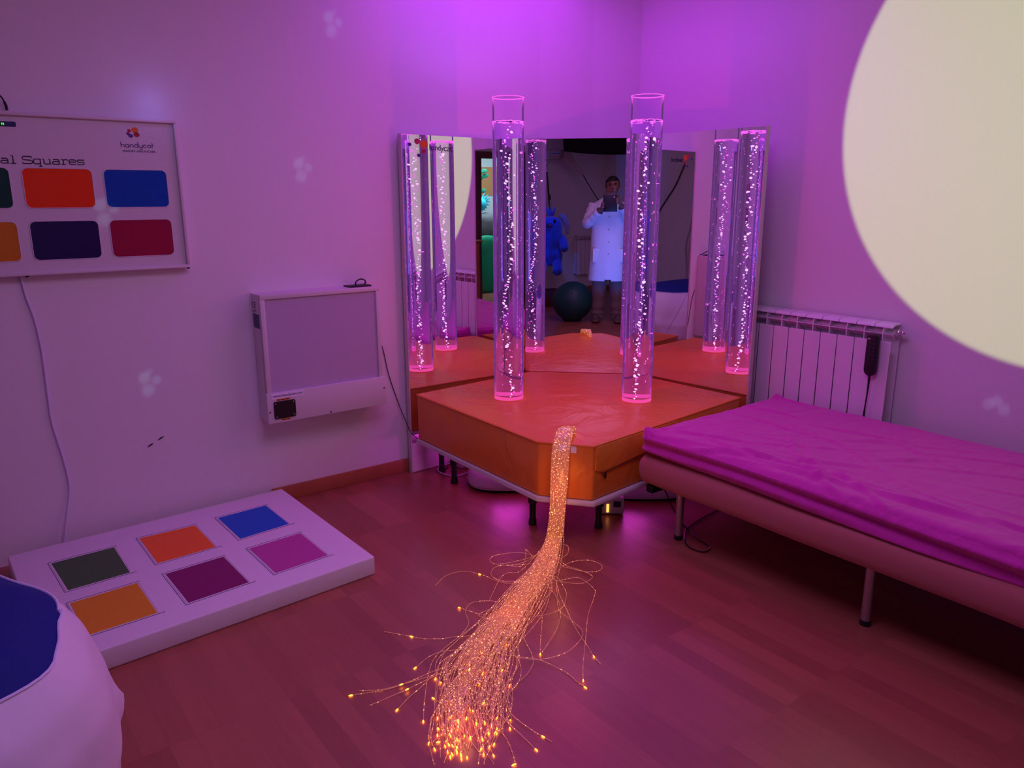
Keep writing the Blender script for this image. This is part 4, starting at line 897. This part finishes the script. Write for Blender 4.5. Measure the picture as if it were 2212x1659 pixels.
PT = Matrix(((pr.x, pf.x, 0, 0), (pr.y, pf.y, 0, 0), (0, 0, 1, 0), (0, 0, 0, 1)))
td = thing('plush_toy', tuple(Lw(-1.05, -2.42, .3)), 'big blue long-eared plush toy hanging from a strap, reflected beside the left tube', 'soft toy')
tx, ty = -.90, -2.42
def tl(name, bm, m, par=td): bmesh.ops.transform(bm, matrix=PT, verts=bm.verts[:]); return link(name, bm, m, par, angle=180)
tn = [((tx, ty, .62), (.18, .16)), ((tx, ty, .82), (.15, .14)), ((tx, ty+.02, .97), (.18, .17)), ((tx, ty+.04, 1.09), (.20, .19)), ((tx, ty+.03, 1.20), (.13, .13))]; te = [(0, 1), (1, 2), (2, 3), (3, 4)]
def ta(p, q, rr): tn.append((q, rr)); te.append((p, len(tn)-1)); return len(tn)-1
for s in (-1, 1):
    a = ta(1, (tx+s*.14, ty+.05, .88), .065); a = ta(a, (tx+s*.20, ty+.12, .80), .062); ta(a, (tx+s*.215, ty+.20, .71), .085)
    a = ta(0, (tx+s*.10, ty+.06, .55), .08); a = ta(a, (tx+s*.12, ty+.16, .46), .075); ta(a, (tx+s*.125, ty+.22, .39), .09)
tl('plush_body', skin_mesh(tn, te), M['plush'])
for s in (-1, 1):
    bm = new(); P_ = spline([(tx+s*.13, ty+.03, 1.20), (tx+s*.19, ty+.05, 1.17), (tx+s*.235, ty+.06, 1.06), (tx+s*.24, ty+.06, .95)], 5); tube(bm, P_, [.02+.028*sin(pi*min(1, i/(len(P_)-1)+.12)) for i in range(len(P_))], 12); tl('ear', bm, M['plushg'])
    bm = new(); ball(bm, Vector((tx+s*.07, ty+.19, 1.13)), .02, 1, .6, 1.2, 12, 8); tl('eye', bm, M['eye'])
bm = new(); ball(bm, Vector((tx, ty+.21, 1.07)), .04, 1.2, .8, .8, 12, 8); tl('nose', bm, M['inkv'])
bm = new()
for k in range(14):
    a = R.uniform(0, 6.3); tube(bm, [(tx+.03*cos(a), ty+.02+.03*sin(a), 1.20), (tx+.07*cos(a), ty+.02+.07*sin(a), 1.31+R.uniform(-.02, .03))], [.016, .003], 6)
tl('hair_tuft', bm, M['plush'])
# suspension frame, hook and strap
sf = thing('suspension_beam', tuple(Lw(-1.0, -2.9, 2.0)), 'grey white beam with a slanting brace and a pale blue label high in the middle mirror', 'beam')
def sl(name, bm, m, par=sf): bmesh.ops.transform(bm, matrix=PT, verts=bm.verts[:]); return link(name, bm, m, par)
bm = new(); box(bm, -1.15, -.73, -2.78, -2.70, 2.00, 2.13, .004); sl('beam', bm, M['beam'])
PZT = PT @ Matrix(((1, 0, 0, 0), (0, 0, 1, 0), (0, 1, 0, 0), (0, 0, 0, 1)))
bm = new(); prism(bm, [(-.80, 2.005), (-.80, 2.13), (-.67, 2.115), (-.44, 1.79), (-.475, 1.775)], -2.79, -2.70, .003, 1, M4=PZT); link('brace', bm, M['beam'], sf)
bm = new(); box(bm, -.93, -.79, -2.699, -2.697, 2.062, 2.102); p = sl('name_label', bm, M['bluel'])
bm = new(); box(bm, -.92, -.80, -2.6968, -2.696, 2.078, 2.088); bmesh.ops.transform(bm, matrix=PT, verts=bm.verts[:]); sublink('label_print', bm, M['navy'], p)
bm = new(); box(bm, -1.13, -.96, -2.745, -2.715, 1.925, 1.96, .003); box(bm, -1.08, -1.06, -2.745, -2.72, 1.95, 2.01); sl('hook_plate', bm, M['beam'])
st = thing('hanging_strap', tuple(Lw(-1.0, -2.6, 1.3)), 'dark strap with a steel snap hook that holds up the blue plush toy', 'strap')
bm = new(); cpt = [(-.985+.012*cos(a*pi/8), -2.70, 1.865+.038*sin(a*pi/8)) for a in range(17)]; tube(bm, cpt, .005, 8); sl('snap_hook', bm, M['chrome'], st)
bm = new(); tube(bm, spline([(-.985, -2.70, 1.93), (-.985, -2.70, 1.905)], 2), .004, 6); tube(bm, spline([(-.985, -2.70, 1.83), (-.96, -2.66, 1.6), (-.94, -2.55, 1.44), (-.91, -2.46, 1.22)], 6), .012, 6); sl('strap', bm, M['black'], st)
bm = new(); box(bm, -.955, -.915, -2.60, -2.56, 1.42, 1.50, .004); sl('buckle', bm, M['black'], st)
# black canopy cloth near the ceiling
bm = new(); ng = 24; top = []; bot = []
cl = []
for k in range(ng+1):
    X = -.70+1.5*k/ng; f = 2*(k/ng)-.9; zb = 2.035+.045*f*f-.03*(k/ng); cl.append((X, zb))
prism(bm, cl+[(.80, 2.70), (-.74, 2.70)], -2.06, -2.02, M4=PZT)
o = link('black_canopy', bm, M['blackcloth'], smooth=False); tag(o, 'black cloth hanging from the ceiling above the person in the middle mirror', 'cloth')
# diagonal cord on the back wall
bm = new(); tube(bm, spline([tuple(Lw(-.46, -2.78, 1.785)), tuple(Lw(-.36, -2.9, 1.62)), tuple(Lw(-.2, -3.0, 1.38)), tuple(Lw(-.05, -3.05, 1.2))], 6), .007, 6)
tag(link('dangling_cord', bm, M['black']), 'dark cord running down from the slanting brace behind the person', 'cable')
bm = new(); box(bm, -2.70, -1.75, -1.5, .4, 0.0, .11, .02); o = link('crash_mat', bm, M['maroon']); tag(o, 'dark red crash mat lying along the far wall under the plush toy', 'mat')
# hanging white hose with a ball (right mirror)
hr = thing('hanging_rope', (-2.66, .50, .1), 'pale hanging rope with a dark ball at its end, seen in the right mirror', 'rope')
bm = new(); tube(bm, spline([(-2.66, .52, 1.98), (-2.66, .50, 1.7), (-2.64, .50, 1.43), (-2.64, .47, 1.1), (-2.62, .41, .8), (-2.60, .45, .5), (-2.56, .50, .22)], 6), .013, 10); link('rope', bm, M['beam'], hr)
bm = new(); ball(bm, Vector((-2.55, .51, .16)), .06); link('end_ball', bm, M['ball'], hr)
bm = new(); tube(bm, spline([(-2.735, .25, 1.9), (-2.73, .1, 1.6), (-2.73, -.15, 1.25), (-2.73, -.3, .9)], 6), .009, 6)
tag(link('wall_cable', bm, M['black']), 'dark cable slanting down the far wall in the right mirror', 'cable')
# wooden cabinet next to the door, corridor things
cb = thing('wooden_cabinet', (1.16, -2.35, 0), 'orange wooden cabinet beside the doorway, seen in the left mirror', 'cabinet')
bm = new(); box(bm, .90, 1.42, -2.56, -2.12, .06, .86, .004); link('cabinet_body', bm, M['wood'], cb)
bm = new(); box(bm, .87, 1.44, -2.57, -2.08, .86, .885, .003); link('cabinet_top', bm, M['wood'], cb)
bm = new(); box(bm, .92, 1.40, -2.54, -2.14, 0, .06); link('plinth', bm, M['doorwood'], cb)
for xa, xb, kx in ((.92, 1.155, 1.14), (1.165, 1.40, 1.18)):
    bm = new(); box(bm, xa, xb, -2.118, -2.105, .08, .84, .002); dd = link('door', bm, M['wood'], cb)
    bm = new(); ball(bm, Vector((kx, -2.095, .5)), .012); sublink('knob', bm, M['chrome'], dd)
for k, (z, dx) in enumerate(((.22, 0), (.645, .03), (1.04, -.02))):
    bm = new(); rounded_box(bm, -.42+dx, .32+dx, -3.85, -3.45, z-.19, z+.185, .13, (14, 10, 8), lambda p, n_: p+n_*.022*noise.noise(p*6+Vector((k, 0, 0))))
    o = link('stuffed_sack', bm, M['grey'], angle=80); tag(o, ('grey stuffed sack at the bottom of the pile outside the doorway', 'grey stuffed sack in the middle of the pile outside the doorway', 'grey stuffed sack on top of the pile outside the doorway')[k], 'sack', 'grey sacks outside the doorway')
bm = new()
for k in range(16):
    a = 2*pi*k/16; tube(bm, [(.08, -3.62, 1.40), (.08+.17*cos(a), -3.60+.03*sin(3*a), 1.40+.15*sin(a))], [.03, .006], 6)
ball(bm, Vector((.08, -3.62, 1.36)), .10); o = link('spiky_toy', bm, M['cyan']); tag(o, 'cyan spiky soft toy outside the doorway, a sliver in the left mirror', 'soft toy')
bm = new(); rounded_box(bm, -.02, .34, -3.40, -3.26, 0, .88, .06, (8, 6, 12), lambda p, n_: p+n_*.02*noise.noise(p*9)); o = link('green_bolster', bm, flat('bright_green', (.01, .35, .16)), angle=80); tag(o, 'bright green upright bolster in front of the sacks outside the doorway', 'cushion')
ptp = thing('potted_plant', (-.16, -4.2, 0), 'leafy green plant outside the doorway, a sliver in the left mirror', 'plant')
bm = new()
for k in range(34):
    a = R.uniform(0, 6.3); z = 1.42+.014*k; r_ = R.uniform(.05, .16)
    ball(bm, Vector((-.16+r_*cos(a), -4.2+r_*sin(a), z)), .06, 1, .25, .6, 8, 6, Matrix.Rotation(a, 4, 'Z') @ Matrix.Rotation(R.uniform(-.6, .6), 4, 'Y'))
link('leaves', bm, M['green'], ptp)
bm = new(); tube(bm, [(-.16, -4.2, .3), (-.16, -4.2, 1.9)], .012, 6); link('stem', bm, M['doorwood'], ptp)
bm = new(); lathe(bm, [(.11, 0), (.15, .32), (.14, .33)], -.16, -4.2, 20); link('pot', bm, M['wood'], ptp)
bm = new(); box(bm, -.95, -.10, -4.8, -4.785, 1.50, 1.97, .002); o = link('wall_banner', bm, flat('peach_cloth', (.75, .30, .12))); tag(o, 'plain peach coloured banner on the corridor wall outside the doorway', 'banner')
# faint moving light spots from the effect projector on the left wall
for (x, z) in ((1.459, 1.591), (.701, .683), (.60, 1.40), (1.648, 2.24)):
    for (dx, dz, e, cone) in ((-.022, .022, 1, 2.0), (.026, .006, .8, 1.6), (-.012, -.034, .9, 2.2), (.0, .045, .5, 1.2)):
        lamp('effect_spot', 'SPOT', (x+dx+.25, 2.4, z+dz+.4), 5.5*e, (.3, .75, 1), (x+dx, WY, z+dz), .004, cone*1.5, 1)
for (dy, dz) in ((-.03, .0), (.03, .012), (.0, .03)):
    lamp('effect_spot', 'SPOT', (2.3, 1.1+dy, 1.2), 5.0, (.5, .7, 1), (WX, 1.25+dy, .60+dz), .004, 2.6, 1)
